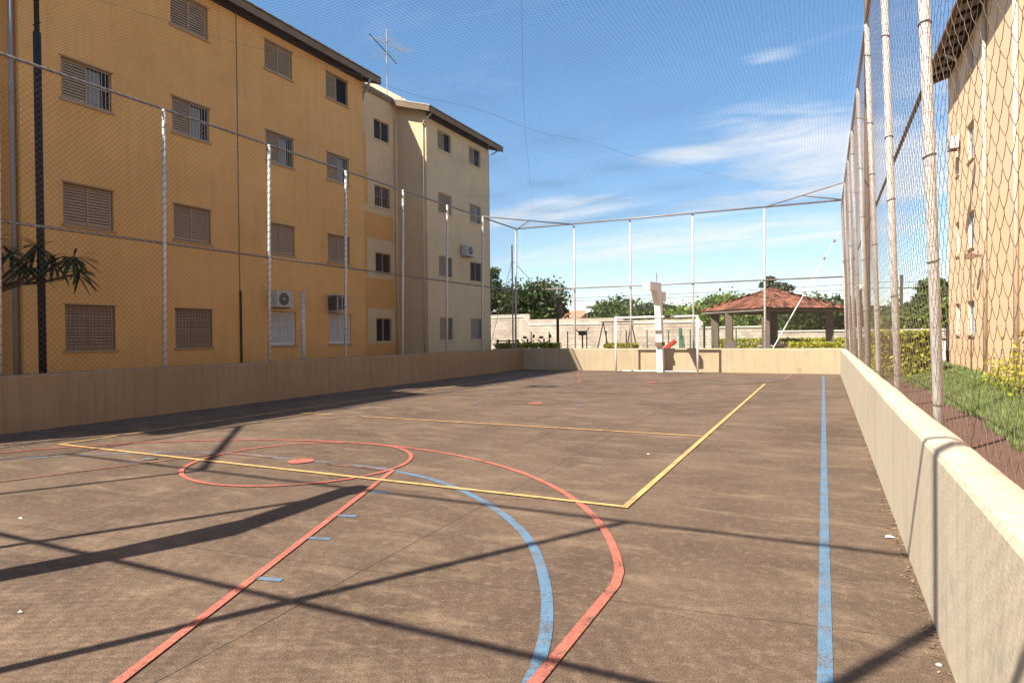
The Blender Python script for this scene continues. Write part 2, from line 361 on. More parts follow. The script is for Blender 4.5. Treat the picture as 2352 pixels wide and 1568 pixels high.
# ------------------------------------------------------------ ground, court floor, markings
XL, XR, YN, YF = -11.4, .48, -.15, 24.45
WH = .87
g = MB(); N = 40
g.quad((-3000, -600, -.06), (3000, -600, -.06), (3000, 3000, -.06), (-3000, 3000, -.06)).build('ground', M['ground'], kind='structure')
MB().quad((XR+.1, -6, -.03), (3.2, -6, -.03), (3.2, 34, -.03), (XR+.1, 34, -.03)).build('soil_path', M['soil'], kind='structure')
MB().box(XL-.05, XR+.05, YN-.05, YF+.05, -.2, 0).build('court_floor', M['floor'], kind='structure')
floor = bpy.data.objects['court_floor']
def ribbon(pts, w, z):
    b = MB(); pts = [Vector((p[0], p[1], 0)) for p in pts]; k = len(pts); Lp = []; Rp = []
    for i, p in enumerate(pts):
        t = (pts[min(i+1, k-1)]-pts[max(i-1, 0)]).normalized(); n = Vector((-t.y, t.x, 0))*w/2
        Lp.append((p.x+n.x, p.y+n.y, z)); Rp.append((p.x-n.x, p.y-n.y, z))
    for i in range(k-1): b.quad(Rp[i], Rp[i+1], Lp[i+1], Lp[i])
    return b
def smooth_pts(P, sub=8):
    out = []
    for i in range(len(P)-1):
        p0 = P[max(i-1, 0)]; p1 = P[i]; p2 = P[i+1]; p3 = P[min(i+2, len(P)-1)]
        for k in range(sub):
            t = k/sub; out.append(tuple(.5*((2*p1[j])+(-p0[j]+p2[j])*t+(2*p0[j]-5*p1[j]+4*p2[j]-p3[j])*t*t+(-p0[j]+3*p1[j]-3*p2[j]+p3[j])*t**3) for j in (0, 1)))
    return out+[P[-1]]
def arc(cx, cy, r, a0, a1, n=48): return [(cx+r*math.cos(R(a0+(a1-a0)*i/n)), cy+r*math.sin(R(a0+(a1-a0)*i/n))) for i in range(n+1)]
def line(name, pts, w, z, m_):
    ribbon(pts, w, z).build(name, m_, floor, kind='structure', fix=False)
ZB, ZR, ZY = .004, .008, .012
CX = -5.5
def mir(P, mx_=False, my_=False): return [((2*CX-x) if mx_ else x, (24.4-y) if my_ else y) for x, y in P]
def seg(a, b, n=12): return [(a[0]+(b[0]-a[0])*i/n, a[1]+(b[1]-a[1])*i/n) for i in range(n+1)]
# volleyball court
line('yellow_line', [(-9.5, 5.2), (-1.5, 5.2)], .055, ZY, M['p_yellow'])
line('yellow_line', [(-1.5, 5.17), (-1.5, 19.2)], .055, ZY-.001, M['p_yellow'])
line('yellow_line', [(-9.5, 5.17), (-9.5, 19.2)], .05, ZY-.001, M['p_yellow'])
line('yellow_line', [(-9.5, 19.2), (-1.5, 19.2)], .05, ZY, M['p_yellow_faint'])
line('yellow_line', [(-9.0, 9.2), (-8.2, 9.2)], .045, ZY, M['p_yellow'])
line('yellow_line', [(-7.5, 9.2), (-1.53, 9.2)], .045, ZY, M['p_yellow'])
line('yellow_line', [(-9.5, 15.25), (-1.53, 15.25)], .045, ZY, M['p_yellow_faint'])
line('worn_line', seg((-7.4, 9.35), (-9.4, 7.1)), .04, ZY, M['p_yellow_faint'])
# blue side lines and goal areas
line('blue_line', [(.0, .2), (-.03, 23.4)], .062, ZB, M['p_blue'])
line('blue_line', [(-11.0, .2), (-11.0, 23.4)], .062, ZB, M['p_blue_faint'])
ba = [(-5.5, 5.69), (-4.75, 5.70), (-4.21, 5.64), (-3.49, 5.41), (-2.84, 5.02), (-2.26, 4.53), (-1.83, 4.03), (-1.5, 3.48), (-1.28, 3.0), (-1.15, 2.6), (-1.08, 2.2), (-1.03, 1.6), (-1.02, .2)]
bs = smooth_pts(ba)
k = 12
line('blue_arc', bs[k:], .066, ZB, M['p_blue']); line('blue_arc', bs[:k+1], .05, ZB, M['p_blue_faint'])
for a, b in ((True, False), (False, True), (True, True)): line('blue_arc', mir(bs, a, b), .07, ZB, M['p_blue_faint'])
for my_ in (False, True):
    mm = M['p_red'] if not my_ else M['p_red_faint']
    a3 = arc(CX, 2.28, 4.62, 163, 17, 80); a3 = [(-9.91, .2), (-9.91, 3.56)] + a3[1:-1] + [(-1.09, 3.56), (-1.09, .2)]
    line('red_arc', mir(a3, False, my_), .058, ZR, mm)
    line('red_circle', mir(arc(CX, 5.65, 1.26, -178, 178, 72), False, my_), .05, ZR+.001, mm)
    ks = [(-2.12, .2), (-4.20, 5.66)]
    line('red_key_line', mir(seg(*ks), False, my_), .052, ZR, mm)
    line('red_key_line', mir(seg(*ks), True, my_), .045, ZR, M['p_red_faint'])
    line('red_key_line', mir([(-6.8, 5.66), (-6.0, 5.66)], False, my_), .045, ZR, M['p_red_faint'])
    line('red_key_line', mir([(-5.1, 5.62), (-4.25, 5.62)], False, my_), .045, ZR, M['p_red_faint'])
    for mx_ in (False, True):
        for (tx, ty) in ((-3.0, 2.79), (-3.27, 3.51), (-3.48, 4.05), (-3.72, 4.78)):
            line('blue_tick', mir([(tx-.08, ty-.01), (tx+.08, ty+.03)], mx_, my_), .05, ZB, M['p_blue'] if not (mx_ or my_) else M['p_blue_faint'])
for (cx, cy, r) in ((-5.5, 5.62, .15), (-5.47, 12.3, .16), (-4.6, 18.8, .16)):
    b = MB(); pts = [(cx+r*(1+.1*math.sin(3*q))*math.cos(q), cy+r*math.sin(q), ZR+.003) for q in [2*math.pi*i/20 for i in range(20)]]
    b.add(pts, [tuple(range(20))]).build('red_spot', M['p_red'], floor, kind='structure', fix=False)
for (cx, cy) in ((-6.6, 11.75), (-4.45, 12.2), (-7.3, 5.0)):
    b = MB(); pts = [(cx+.08*math.cos(q), cy+.09*math.sin(q), ZR+.003) for q in [2*math.pi*i/14 for i in range(14)]]
    b.add(pts, [tuple(range(14))]).build('blue_spot', M['p_blue_faint'], floor, kind='structure', fix=False)

# ------------------------------------------------------------ low court walls
def wall_profile(h, t, seedn=0):
    """cross-section: offset across the wall (0 = court side) and height, with a worn rounded top"""
    return [(0, -.3), (0, h-.035), (.012, h-.01), (.04, h), (t*.5, h+.008), (t-.05, h-.002), (t-.012, h-.02), (t, h-.05), (t, -.3)]
def low_wall(name, p0, p1, nrm, h, t, m_, label, n=120):
    p0 = Vector((*p0, 0)); p1 = Vector((*p1, 0)); nv = Vector((*nrm, 0)); prof = wall_profile(h, t)
    b = MB(); k = len(prof); r_ = random.Random(len(label))
    wob = [0]*(n+1); w2 = [0]*(n+1)
    for i in range(n+1):
        wob[i] = .0035*math.sin(i*.17)+.002*math.sin(i*.41+1)+r_.uniform(-.0008, .0008); w2[i] = .002*math.sin(i*.13+2)+r_.uniform(-.0008, .0008)
    for i in range(n+1):
        p = p0.lerp(p1, i/n)
        for (o, z) in prof:
            q = p+nv*(o+(w2[i] if z > 0 else 0)); b.v.append((q.x, q.y, z+(wob[i] if z > .5 else 0)))
    for i in range(n):
        for j in range(k-1): a = i*k+j; b.f.append((a, a+1, a+k+1, a+k))
    b.f.append(tuple(range(k))); b.f.append(tuple(n*k+j for j in range(k)))
    o = b.build(name, m_, smooth=False, label=label, cat='low wall'); return o
low_wall('low_wall', (XR, YN), (XR, YF+.2), (1, 0), WH, .2, M['lowwall'], 'long sunlit cream low wall along the right side of the court', 260)
low_wall('low_wall', (XL, YN), (XL, YF+.2), (-1, 0), .90, .18, M['lowwall_shade'], 'long shaded stained low wall in front of the ochre building', 160)
low_wall('low_wall', (XL+.003, YF), (XR-.003, YF), (0, 1), WH+.004, .18, M['farwall'], 'cream low wall across the far end of the court behind the goal', 80)
low_wall('low_wall', (XL+.003, YN), (XR-.003, YN), (0, -1), WH-.004, .18, M['lowwall'], 'low wall across the near end of the court behind the camera', 60)

# ------------------------------------------------------------ chain link fences
ZT, ZM = 5.9, 3.32
def helix(p0, p1, r, pitch, wr):
    p0 = Vector(p0); p1 = Vector(p1); L_ = (p1-p0).length; t = (p1-p0).normalized(); a = t.orthogonal().normalized(); b = t.cross(a)
    n = int(L_/pitch*8); pts = np.array([p0+t*(L_*i/n)+(a*math.cos(i*math.pi/4)+b*math.sin(i*math.pi/4))*r for i in range(n+1)])
    return wires(pts[:-1], pts[1:], wr, 3)
def post(parent, base, top, r, lace, ties=False, mm='pole'):
    o = MB().tube([base, Vector(base).lerp(Vector(top), .5), top], r, 12).build('post', M[mm], parent, smooth=True)
    if lace:
        b0 = Vector(base).lerp(Vector(top), .14); V, F = helix(b0, top, r+.003, .15, .006); npmesh('lacing_wire', V, F, M['lacing'], o)
    if ties:
        for i in range(6):
            c = Vector(base).lerp(Vector(top), .17+.15*i+rnd.uniform(-.02, .02)); d = .012
            MB().tube([c+Vector((math.cos(q)*(r+.004), math.sin(q)*(r+.004), d*math.sin(q+i))) for q in [2*math.pi*j/12 for j in range(13)]], .005, 5).build('tie_wire', M['lacing'], o)
def mesh_panel(parent, P0, P1, z0, z1, off0, off1, wid=.085, hgt=.10, r=.0021, jit=.006, name='wire_mesh', m_='wire_grey', weave=0):
    """woven diamond mesh on the leaning plane between P0 and P1 (xy at ground), off = outward lean at z0 and z1"""
    P0 = np.array(P0, float); P1 = np.array(P1, float); L_ = np.linalg.norm(P1-P0); d = (P1-P0)/L_; nx = int(L_/(wid/2)); nz = int((z1-z0)/(hgt/2))
    rs = np.random.RandomState(int(abs(P0[0]*10+P0[1]*7+P1[1]))+3)
    i, j = np.meshgrid(np.arange(nx+1), np.arange(nz+1), indexing='ij')
    s = i*(wid/2)+rs.uniform(-jit, jit, i.shape); z = z0+j*(hgt/2)+rs.uniform(-jit, jit, i.shape)
    s = s + .02*np.sin(z*1.3+s*.7)
    t = (z-z0)/(z1-z0); nrm = np.array([-d[1], d[0]])
    o = off0+(off1-off0)*t + .012*np.sin(s*1.1)*np.sin(z*1.6)
    X = P0[0]+d[0]*s+nrm[0]*o; Y = P0[1]+d[1]*s+nrm[1]*o
    P = np.stack([X, Y, z], -1)
    ok = ((i+j) % 2 == 0)
    A = []; B = []
    k1 = ok[:-1, :-1]; k2 = ok[:-1, 1:]; n3 = np.array([nrm[0], nrm[1], 0.])
    for (a_, b_, sg) in ((P[:-1, :-1][k1], P[1:, 1:][k1], 1), (P[:-1, 1:][k2], P[1:, :-1][k2], -1)):
        if weave:
            m1 = a_+(b_-a_)*.25+n3*weave*sg; m2 = a_+(b_-a_)*.75+n3*weave*sg
            A += [a_, m1, m2]; B += [m1, m2, b_]
        else: A.append(a_); B.append(b_)
    V, F = wires(np.concatenate(A), np.concatenate(B), r, 3)
    return npmesh(name, V, F, M[m_], parent)
def rail(parent, a, b, r=.026, lace=False, name='rail', mm='rail'):
    o = MB().tube([a, b], r, 10).build(name, M[mm], parent, smooth=True)
    if lace: V, F = helix(a, b, r+.002, .16, .006); npmesh('lacing_wire', V, F, M['lacing'], o)
RY = [-.15, 2.6, 5.28, 8.02, 10.68, 13.42, 16.15, 18.8, 21.65, 24.6]
LY = [-.15, 2.5, 5.5, 8.3, 10.93, 13.57, 16.17, 18.72, 21.25]
FX = [-11.6, -9.15, -6.82, -4.42, -1.91, .72]
NX = [-9.02, -6.72, -4.25, -1.75]
NYW = -.18
xb, xt = .735, .575
fr = thing('chain_link_fence', (.72, 12, 0), 'tall chain link fence with pale leaning poles along the right low wall', 'fence', 'chain link fences enclosing the court')
for y in RY[:-1]: post(fr, (xb, y, -.05), (xt, y, ZT), .035, False, True)
rail(fr, (xt, -.15, ZT+.03), (xt, 24.6, ZT+.03), .022, mm='brown_pole'); rail(fr, (.70, -.15, ZM), (.70, 24.6, ZM), .017, mm='brown_pole')
mesh_panel(fr, (xb, -.15), (xb, 24.6), WH-.10, ZT, .045, .20, .150, .180, .0017, .012, m_='wire', weave=.004)
fl = thing('chain_link_fence', (-11.6, 12, 0), 'tall chain link fence with wire-laced poles in front of the ochre building', 'fence', 'chain link fences enclosing the court')
for y in LY: post(fl, (-11.63, y, -.05), (-11.52, y, ZT), .035, True)
post(fl, (-11.78, 24.5, -.05), (-11.70, 24.5, ZT), .038, True)
rail(fl, (-11.52, -.15, ZT+.03), (-11.70, 24.5, ZT+.03), .026, True); rail(fl, (-11.57, -.15, ZM), (-11.74, 24.5, ZM), .024, True)
mesh_panel(fl, (-11.60, 24.5), (-11.58, -.15), .84, ZT, -.0, .03, .10, .10, .0025, .004)
ff = thing('chain_link_fence', (-5.5, 24.68, 0), 'tall chain link fence with laced poles behind the goal at the far end', 'fence', 'chain link fences enclosing the court')
for x in FX[1:-1]: post(ff, (x, 24.68, -.05), (x, 24.66, ZT), .038, True)
post(ff, (.70, 24.68, -.05), (.57, 24.66, ZT), .038, True)
rail(ff, (-11.70, 24.5, ZT+.03), (xt, 24.66, ZT+.03), .03, True); rail(ff, (-11.74, 24.5, ZM), (.67, 24.67, ZM), .026, True)
mesh_panel(ff, (.7, 24.64), (-11.58, 24.64), .84, ZT, 0, .0, .10, .10, .0019, .003)
for s, a in ((0, (-11.56, -9.15, -11.7)), (1, (.575, -1.91, .575))):
    cx, px_, cx0 = a; my_ = LY[-1] if s == 0 else RY[-2]
    MB().tube([(px_, 24.66, ZT+.02), (cx, my_, ZT+.02)], .024, 8).build('corner_brace', M['pvc'], ff, smooth=True)
    MB().tube([(cx0, 24.6, ZT+.03), ((px_+cx)/2, (24.66+my_)/2, ZT+.03)], .022, 8).build('corner_brace', M['pvc'], ff, smooth=True)
fn = thing('chain_link_fence', (-5.5, NYW, 0), 'tall chain link fence at the near end of the court behind the camera', 'fence', 'chain link fences enclosing the court')
for x in NX: post(fn, (x, NYW, -.05), (x, NYW, ZT), .038, False)
rail(fn, (-11.5, NYW, ZT+.03), (xt, NYW, ZT+.03), .028); rail(fn, (-11.5, NYW, ZM), (.67, NYW, ZM), .026)
mesh_panel(fn, (.7, NYW-.05), (-11.58, NYW-.05), .84, ZT, 0, 0, .12, .12, .0019, .004)
MB().tube([(-9.02, NYW, ZT+.02), (-11.52, LY[1], ZT+.02)], .045, 8).build('corner_brace', M['pvc'], fn, smooth=True)
MB().tube([(-1.75, NYW, ZT+.02), (xt, RY[1], ZT+.02)], .026, 8).build('corner_brace', M['pvc'], fn, smooth=True)

# ------------------------------------------------------------ overhead net
nt = thing('overhead_net', (-5.5, 12, 5.8), 'fine dark cord netting stretched over the whole court, hung on two crossing cables', 'net')
def cable_z(x, y):
    X0, X1, Y0, Y1 = -11.52, .57, -.15, 24.6
    ux = (x-X0)/(X1-X0); uy = (y-Y0)/(Y1-Y0)
    edge = np.clip(ux*(1-ux)*4, 0, 1)*np.clip(uy*(1-uy)*4, 0, 1)
    sag = .12*edge + .05*np.sin(y*1.9+x*.6)*edge + .04*np.sin(x*2.3-y*.5)*edge
    return ZT-.02-sag
def netmesh():
    A = []; B = []; sp_ = .06
    xs = np.arange(-11.5, .57, sp_); ys = np.arange(-.15, 24.6, sp_); sub = .3
    rs = np.random.RandomState(4)
    for x in xs:
        t = np.arange(-.15, 24.65, sub); X = x+.012*np.sin(t*1.7+x)+.008*np.sin(t*4.3+x*9); P = np.stack([X, t, cable_z(X, t)], -1); A.append(P[:-1]); B.append(P[1:])
    for y in ys:
        t = np.arange(-11.5, .6, sub); Y = y+.015*np.sin(t*1.3+y*.4)+.008*np.sin(t*3.7+y*7); P = np.stack([t, Y, cable_z(t, Y)], -1); A.append(P[:-1]); B.append(P[1:])
    V, F = wires(np.concatenate(A), np.concatenate(B), .0012, 3)
    npmesh('net_cords', V, F, M['net'], nt)
netmesh()
for a, b in (((-.66, 23.1), (-10.35, .9)), ((-10.35, 23.1), (-.6, 1.0))):
    pts = []
    for i in range(41):
        t = i/40; x = a[0]+(b[0]-a[0])*t; y = a[1]+(b[1]-a[1])*t; pts.append((x+.05*math.sin(t*9), y, float(cable_z(x, y))+.01))
    MB().tube(pts, .0022, 5).build('cable', M['rope'], nt)

# ------------------------------------------------------------ futsal goal and basketball posts
def goal(y, sgn, label):
    t = thing('futsal_goal', (-5.55, y, 0), label, 'goal')
    for x in (-7.05, -4.05):
        MB().tube([(x, y, 0), (x, y, 2.05)], .038, 10).build('goal_post', M['white_paint'], t, smooth=True)
        MB().tube([(x, y, .03), (x, y+sgn*.75, .03)], .022, 8).build('side_bar', M['white_paint'], t, smooth=True)
    b = MB().tube([(-7.088, y, 2.05), (-5.1, y, 2.052), (-4.012, y, 2.05)], .038, 10).build('crossbar', M['white_paint'], t, smooth=True)
    MB().tube([(-5.22, y, 2.0515), (-5.0, y, 2.0515)], .0395, 10).build('rust_patch', M['rust'], b, smooth=True)
    MB().tube([(-7.05, y+sgn*.75, .03), (-4.05, y+sgn*.75, .03)], .02, 8).build('back_bar', M['white_paint'], t, smooth=True)
goal(23.38, 1, 'white tubular futsal goal frame standing before the far low wall')
def hoop_post(my_, label):
    f = (lambda y: 24.4-y) if my_ else (lambda y: y)
    t = thing('basketball_post', (-5.55, f(24.1), 0), label, 'basketball post')
    prof = [(24.32, 0), (24.2, 1.5), (24.0, 2.9), (23.85, 3.32), (22.15, 3.26), (22.15, 3.02 if my_ else 2.97), (23.2, 3.0), (23.66, 2.5), (23.9, 1.2), (24.02, 0)]
    if my_: prof = [(24.29, 0), (24.17, 1.5), (23.98, 2.9), (23.85, 3.28), (22.15, 3.22), (22.15, 3.04), (23.3, 3.02), (23.74, 2.5), (23.97, 1.2), (24.07, 0)]
    MB().prism([(f(y), z) for y, z in prof], 'x', -5.66, -5.44 if not my_ else -5.49).build('post', M['concrete'], t)
    if not my_: MB().box(-5.67, -5.41, min(f(22.25), f(22.05)), max(f(22.25), f(22.05)), 2.96, 3.25).build('arm_end', M['concrete'], t)
    MB().box(-5.672, -5.428, min(f(23.82), f(24.36)), max(f(23.82), f(24.36)), .98, 1.13).build('band', M['rust'], t)
    if my_: return
    MB().tube([(-5.55, f(23.6), 3.28), (-5.55, f(23.6), 3.68)], .028, 8).build('pipe_stub', M['pvc'], t)
    MB().box(-5.44, -5.30, min(f(23.95), f(24.05)), max(f(23.95), f(24.05)), 2.62, 3.0).build('junction_box', M['white_paint'], t)
hoop_post(False, 'whitewashed concrete basketball post with bent arm and no backboard behind the far goal')
hoop_post(True, 'whitewashed concrete basketball post at the near end, out of frame')

# ------------------------------------------------------------ windows
def win_mesh(w, h, style, mm):
    """local: opening y 0..w, z 0..h, wall face x = 0, outward +x. returns list of (name, MB, material)"""
    out = []; fx0, fx1 = -.10, -.05; t = .035
    fr_ = MB().box(fx0, fx1, 0, w, 0, t).box(fx0, fx1, 0, w, h-t, h).box(fx0, fx1, 0, t, t, h-t).box(fx0, fx1, w-t, w, t, h-t)
    c = w/2
    def shut(y0, y1, x, b):
        st = .028; b.box(x-.012, x+.012, y0, y0+st, t, h-t).box(x-.012, x+.012, y1-st, y1, t, h-t).box(x-.012, x+.012, y0+st, y1-st, t, t+st).box(x-.012, x+.012, y0+st, y1-st, h-t-st, h-t)
        n = int((h-2*t-2*st)/.062); zz = t+st; dz = (h-2*t-2*st)/n
        for i in range(n):
            z = zz+i*dz
            b.add([(x-.004, y0+st, z+dz*.78), (x+.016, y0+st, z+.008), (x+.016, y1-st, z+.008), (x-.004, y1-st, z+dz*.78),
                   (x-.008, y0+st, z+dz*.72), (x+.012, y0+st, z+.002), (x+.012, y1-st, z+.002), (x-.008, y1-st, z+dz*.72)],
                  [(0, 1, 2, 3), (7, 6, 5, 4), (0, 4, 5, 1), (1, 5, 6, 2), (2, 6, 7, 3), (3, 7, 4, 0)])
    def glassp(y0, y1, x): return MB().box(x-.006, x, y0, y1, t, h-t)
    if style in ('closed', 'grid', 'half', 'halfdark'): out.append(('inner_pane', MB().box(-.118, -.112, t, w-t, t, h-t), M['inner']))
    if style in ('closed', 'grid'):
        for q, (a, b_, x) in enumerate(((t, c+.015, -.085), (c-.015, w-t, -.065))):
            s = MB(); shut(a, b_, x, s); out.append(('shutter', s, mm))
    elif style in ('half', 'halfdark'):
        s = MB(); shut(t, c+.015, -.065, s); out.append(('shutter', s, mm))
        out.append(('glass_pane', glassp(c-.01, w-t, -.10), M['glass']))
        if style == 'half':
            out.append(('curtain', MB().box(-.098, -.094, c+.02, c+(w-c)*.62, t+.02, h-t-.03), M['curtain']))
    elif style in ('glass', 'glassbars', 'glassgrid'):
        out.append(('glass_pane', glassp(t, c, -.095), M['glass'])); out.append(('glass_pane', glassp(c, w-t, -.085), M['glass']))
        fr_.box(-.095, -.05, c-.02, c+.02, t, h-t)
    if style in ('half', 'glassbars'):
        b = MB(); y0 = c if style == 'half' else t
        n = 6 if style == 'half' else 9
        for i in range(n+1):
            y = y0+(w-t-y0)*i/n; b.box(-.044, -.032, y-.005, y+.005, .02, h-.02)
        b.box(-.031, -.025, y0, w-t, h*.5, h*.5+.015).box(-.031, -.025, y0, w-t, .02, .035).box(-.031, -.025, y0, w-t, h-.035, h-.02); out.append(('window_bars', b, M['bar']))
    if style in ('grid', 'glassgrid'):
        b = MB(); n = int(w/.085); k2 = int(h/.085)
        for i in range(n+1): y = w*i/n; b.box(-.034, -.028, y-.003, y+.003, .0, h)
        for i in range(k2+1): z = h*i/k2; b.box(-.027, -.021, 0, w, z-.003, z+.003)
        out.append(('window_grille', b, M['bar_dark']))
    return fr_, out
WCACHE = {}
def window(parent, face, yc0, yc1, z0, z1, style, mm, sillm, xw, label=None):
    """face +1: wall looks to +x, -1: to -x. yc0<yc1 along y"""
    w = round(yc1-yc0, 3); h = round(z1-z0, 3); key = (w, h, style, mm.name, sillm.name if sillm else None)
    pl = wloc(parent)
    loc = Vector((xw, yc0 if face > 0 else yc1, z0))-pl
    if key not in WCACHE:
        fr_, parts = win_mesh(w, h, style, mm)
        o = fr_.build('window', M['frame'] if (mm is M['shutter'] and sillm is M['sill']) else mm, None, local=True)
        for nm, b, m_ in parts: c = b.build(nm, m_, o, local=True)
        s = MB().box(-.11, .035, -.04, w+.04, -.055, 0.004); s.build('window_sill', sillm, o, local=True)
        if sillm is M['sill']: MB().box(-.002, .03, -.03, w+.03, h, h+.03).build('window_head', sillm, o, local=True)
        WCACHE[key] = o; o.parent = parent
    else:
        o = copy_tree(WCACHE[key], parent)
    o.location = loc; o.rotation_euler = (0, 0, 0 if face > 0 else math.pi)
    if label: o['label'] = label
    return o
def facade(parent, name, x, face, y0, y1, z0, z1, holes, m_, depth=.12):
    """wall face at x with real window openings; holes = (y0,y1,z0,z1)"""
    ys = sorted({y0, y1, *[a for h in holes for a in h[:2]]}); zs = sorted({z0, z1, *[a for h in holes for a in h[2:]]})
    b = MB()
    for i in range(len(ys)-1):
        for j in range(len(zs)-1):
            cy, cz = (ys[i]+ys[i+1])/2, (zs[j]+zs[j+1])/2
            if any(h[0] < cy < h[1] and h[2] < cz < h[3] for h in holes): continue
            q = [(x, ys[i], zs[j]), (x, ys[i+1], zs[j]), (x, ys[i+1], zs[j+1]), (x, ys[i], zs[j+1])]
            b.quad(*(q if face > 0 else q[::-1]))
    xi = x-face*depth
    for h in holes:
        a, c, d, e = h
        b.quad((x, a, d), (x, c, d), (xi, c, d), (xi, a, d)); b.quad((x, a, e), (xi, a, e), (xi, c, e), (x, c, e))
        b.quad((x, a, d), (xi, a, d), (xi, a, e), (x, a, e)); b.quad((x, c, d), (x, c, e), (xi, c, e), (xi, c, d))
        b.quad((xi, a, d), (xi, c, d), (xi, c, e), (xi, a, e))
    return b.build(name, m_, parent, fix=False)

def gable_roof(parent, xe, face, xr, y0, y1, ze, slope, wallx, verge=True):
    """eave edge at xe, ridge at xr; board fascia, rafters, corrugated sheet"""
    zr = ze+abs(xr-xe)*slope; xo = 2*xr-xe; th = .05
    def sheet(xa, xb_, za, zb):
        b = MB(); n = int((y1-y0)/.09); 
        for i in range(n):
            ya = y0+(y1-y0)*i/n; yb = y0+(y1-y0)*(i+1)/n; da = .005*math.sin(i*math.pi/2); db = .005*math.sin((i+1)*math.pi/2)
            b.quad((xa, ya, za+da), (xa, yb, za+db), (xb_, yb, zb+db), (xb_, ya, zb+da))
            b.quad((xa, ya, za+da-.03), (xb_, ya, zb+da-.03), (xb_, yb, zb+db-.03), (xa, yb, za+db-.03))
            b.quad((xa, ya, za+da), (xa, ya, za+da-.03), (xa, yb, za+db-.03), (xa, yb, za+db))
        return b
    r = MB()
    s1 = sheet(xe+face*.04, xr, ze+.20, zr+.20); s2 = sheet(2*xr-xe-face*.04, xr, ze+.20, zr+.20)
    r.add(s1.v, s1.f); r.add(s2.v, s2.f)
    for yy in (y0, y1):
        r.quad((xe+face*.04, yy, ze+.22), (xr, yy, zr+.22), (xr, yy, zr+.16), (xe+face*.04, yy, ze+.16))
        r.quad((xo-face*.04, yy, ze+.22), (xr, yy, zr+.22), (xr, yy, zr+.16), (xo-face*.04, yy, ze+.16))
    o = r.build('roof', M['roof_sheet'], parent, fix=False)
    f = MB(); x0, x1 = sorted((xe, xe-face*.03)); f.box(x0, x1, y0+.02, y1-.02, ze-.05, ze+.14)
    for yy in (y0+.005, y1-.035):
        f.add([(xe, yy, ze-.05), (xe, yy, ze+.15), (xr, yy, zr+.15), (xr, yy, zr-.05), (xe, yy+.03, ze-.05), (xe, yy+.03, ze+.15), (xr, yy+.03, zr+.15), (xr, yy+.03, zr-.05)],
              [(0, 1, 2, 3), (7, 6, 5, 4), (0, 4, 5, 1), (1, 5, 6, 2), (2, 6, 7, 3), (3, 7, 4, 0)])
    f.build('fascia_board', M['fascia'], o, fix=True)
    y = y0+.3
    while y < y1-.2:
        a, b_ = xe-face*.04, wallx-face*.3
        rf = MB().add([(a, y, ze-.02), (a, y, ze+.1), (b_, y, ze+.1+abs(b_-a)*slope), (b_, y, ze-.02+abs(b_-a)*slope), (a, y+.05, ze-.02), (a, y+.05, ze+.1), (b_, y+.05, ze+.1+abs(b_-a)*slope), (b_, y+.05, ze-.02+abs(b_-a)*slope)],
              [(0, 1, 2, 3), (7, 6, 5, 4), (0, 4, 5, 1), (1, 5, 6, 2), (2, 6, 7, 3), (3, 7, 4, 0)])
        rf.build('rafter', M['rafter'], o)
        y += .85
    return o
def gable_wall(parent, y, x0, x1, z1, zr, m_, name='end_wall', flip=False):
    xm = (x0+x1)/2; b = MB().add([(x0, y, -.3), (x1, y, -.3), (x1, y, z1), (xm, y, zr), (x0, y, z1)], [(0, 1, 2, 3, 4)] if not flip else [(4, 3, 2, 1, 0)])
    return b.build(name, m_, parent, fix=False)

ZW = [(1.22, 2.20), (3.91, 4.80), (6.58, 7.46), (9.24, 10.08)]
X0 = -14.5
def drop_pipe(parent, x, y, z0, z1, m_, r=.045, name='downpipe'):
    MB().tube([(x, y, z0), (x, y, z1)], r, 10).build(name, m_, parent, smooth=True)

# block B (ochre)
bB = thing('apartment_block', (-16.5, 12.6, 0), 'ochre four storey apartment block with louvred shutters behind the left fence', 'apartment building')
colsB = [8.09, 10.66, 13.63, 16.16]; stB = {(0, 0): 'grid', (1, 0): 'grid', (2, 0): 'white', (3, 0): 'white', (0, 2): 'half', (1, 2): 'half', (2, 2): 'half', (3, 2): 'half', (3, 3): 'halfdark'}
holes = []
for i, y in enumerate(colsB):
    for j, (a, b) in enumerate(ZW): holes.append((y, y+1.08, a, b))
facade(bB, 'front_wall', X0, 1, 7.3, 18.0, -.3, 10.34, holes, M['orange'])
for i, y in enumerate(colsB):
    for j, (a, b) in enumerate(ZW):
        st = stB.get((i, j), 'closed'); mm = M['shutter']; lb = None
        if st == 'white': st = 'closed'; mm = M['shutter_white']; lb = 'white painted shutter under an air conditioner'
        elif st == 'grid': lb = 'closed shutters behind a square wire grille'
        elif st in ('half', 'halfdark'): lb = 'shutter slid half open'
        window(bB, 1, y, y+1.08, a, b, st, mm, M['sill'], X0, lb)
gable_wall(bB, 7.3, -22.5, X0, 10.62, 13.0, M['orange']); gable_wall(bB, 18.0, -22.5, X0, 10.62, 13.0, M['orange'], flip=True)
MB().quad((-22.5, 7.3, -.3), (-22.5, 18, -.3), (-22.5, 18, 10.6), (-22.5, 7.3, 10.6)).build('rear_wall', M['orange'], bB)
gable_roof(bB, -14.1, 1, -18.5, 6.9, 18.55, 10.42, .3, X0)
MB().box(X0+.001, X0+.006, 12.62, 12.65, .6, 10.4).build('expansion_joint', M['bar_dark'], bB)
MB().tube([(X0+.03, 12.635, -.1), (X0+.03, 12.635, 2.75)], .03, 8).build('conduit', M['black'], bB)
drop_pipe(bB, -14.62, 7.22, 0, 10.3, M['pvc'], .05)
MB().tube([(-14.1, 17.95, 10.42), (-14.25, 18.0, 10.15), (-14.55, 18.1, 10.0), (-14.6, 18.12, 9.8)], .05, 8).build('gutter_spout', M['pvc'], bB, smooth=True)

MB().box(X0-.1, X0-.02, 7.31, 17.99, 10.34, 10.70).build('wall_plate', M['rafter'], bB)
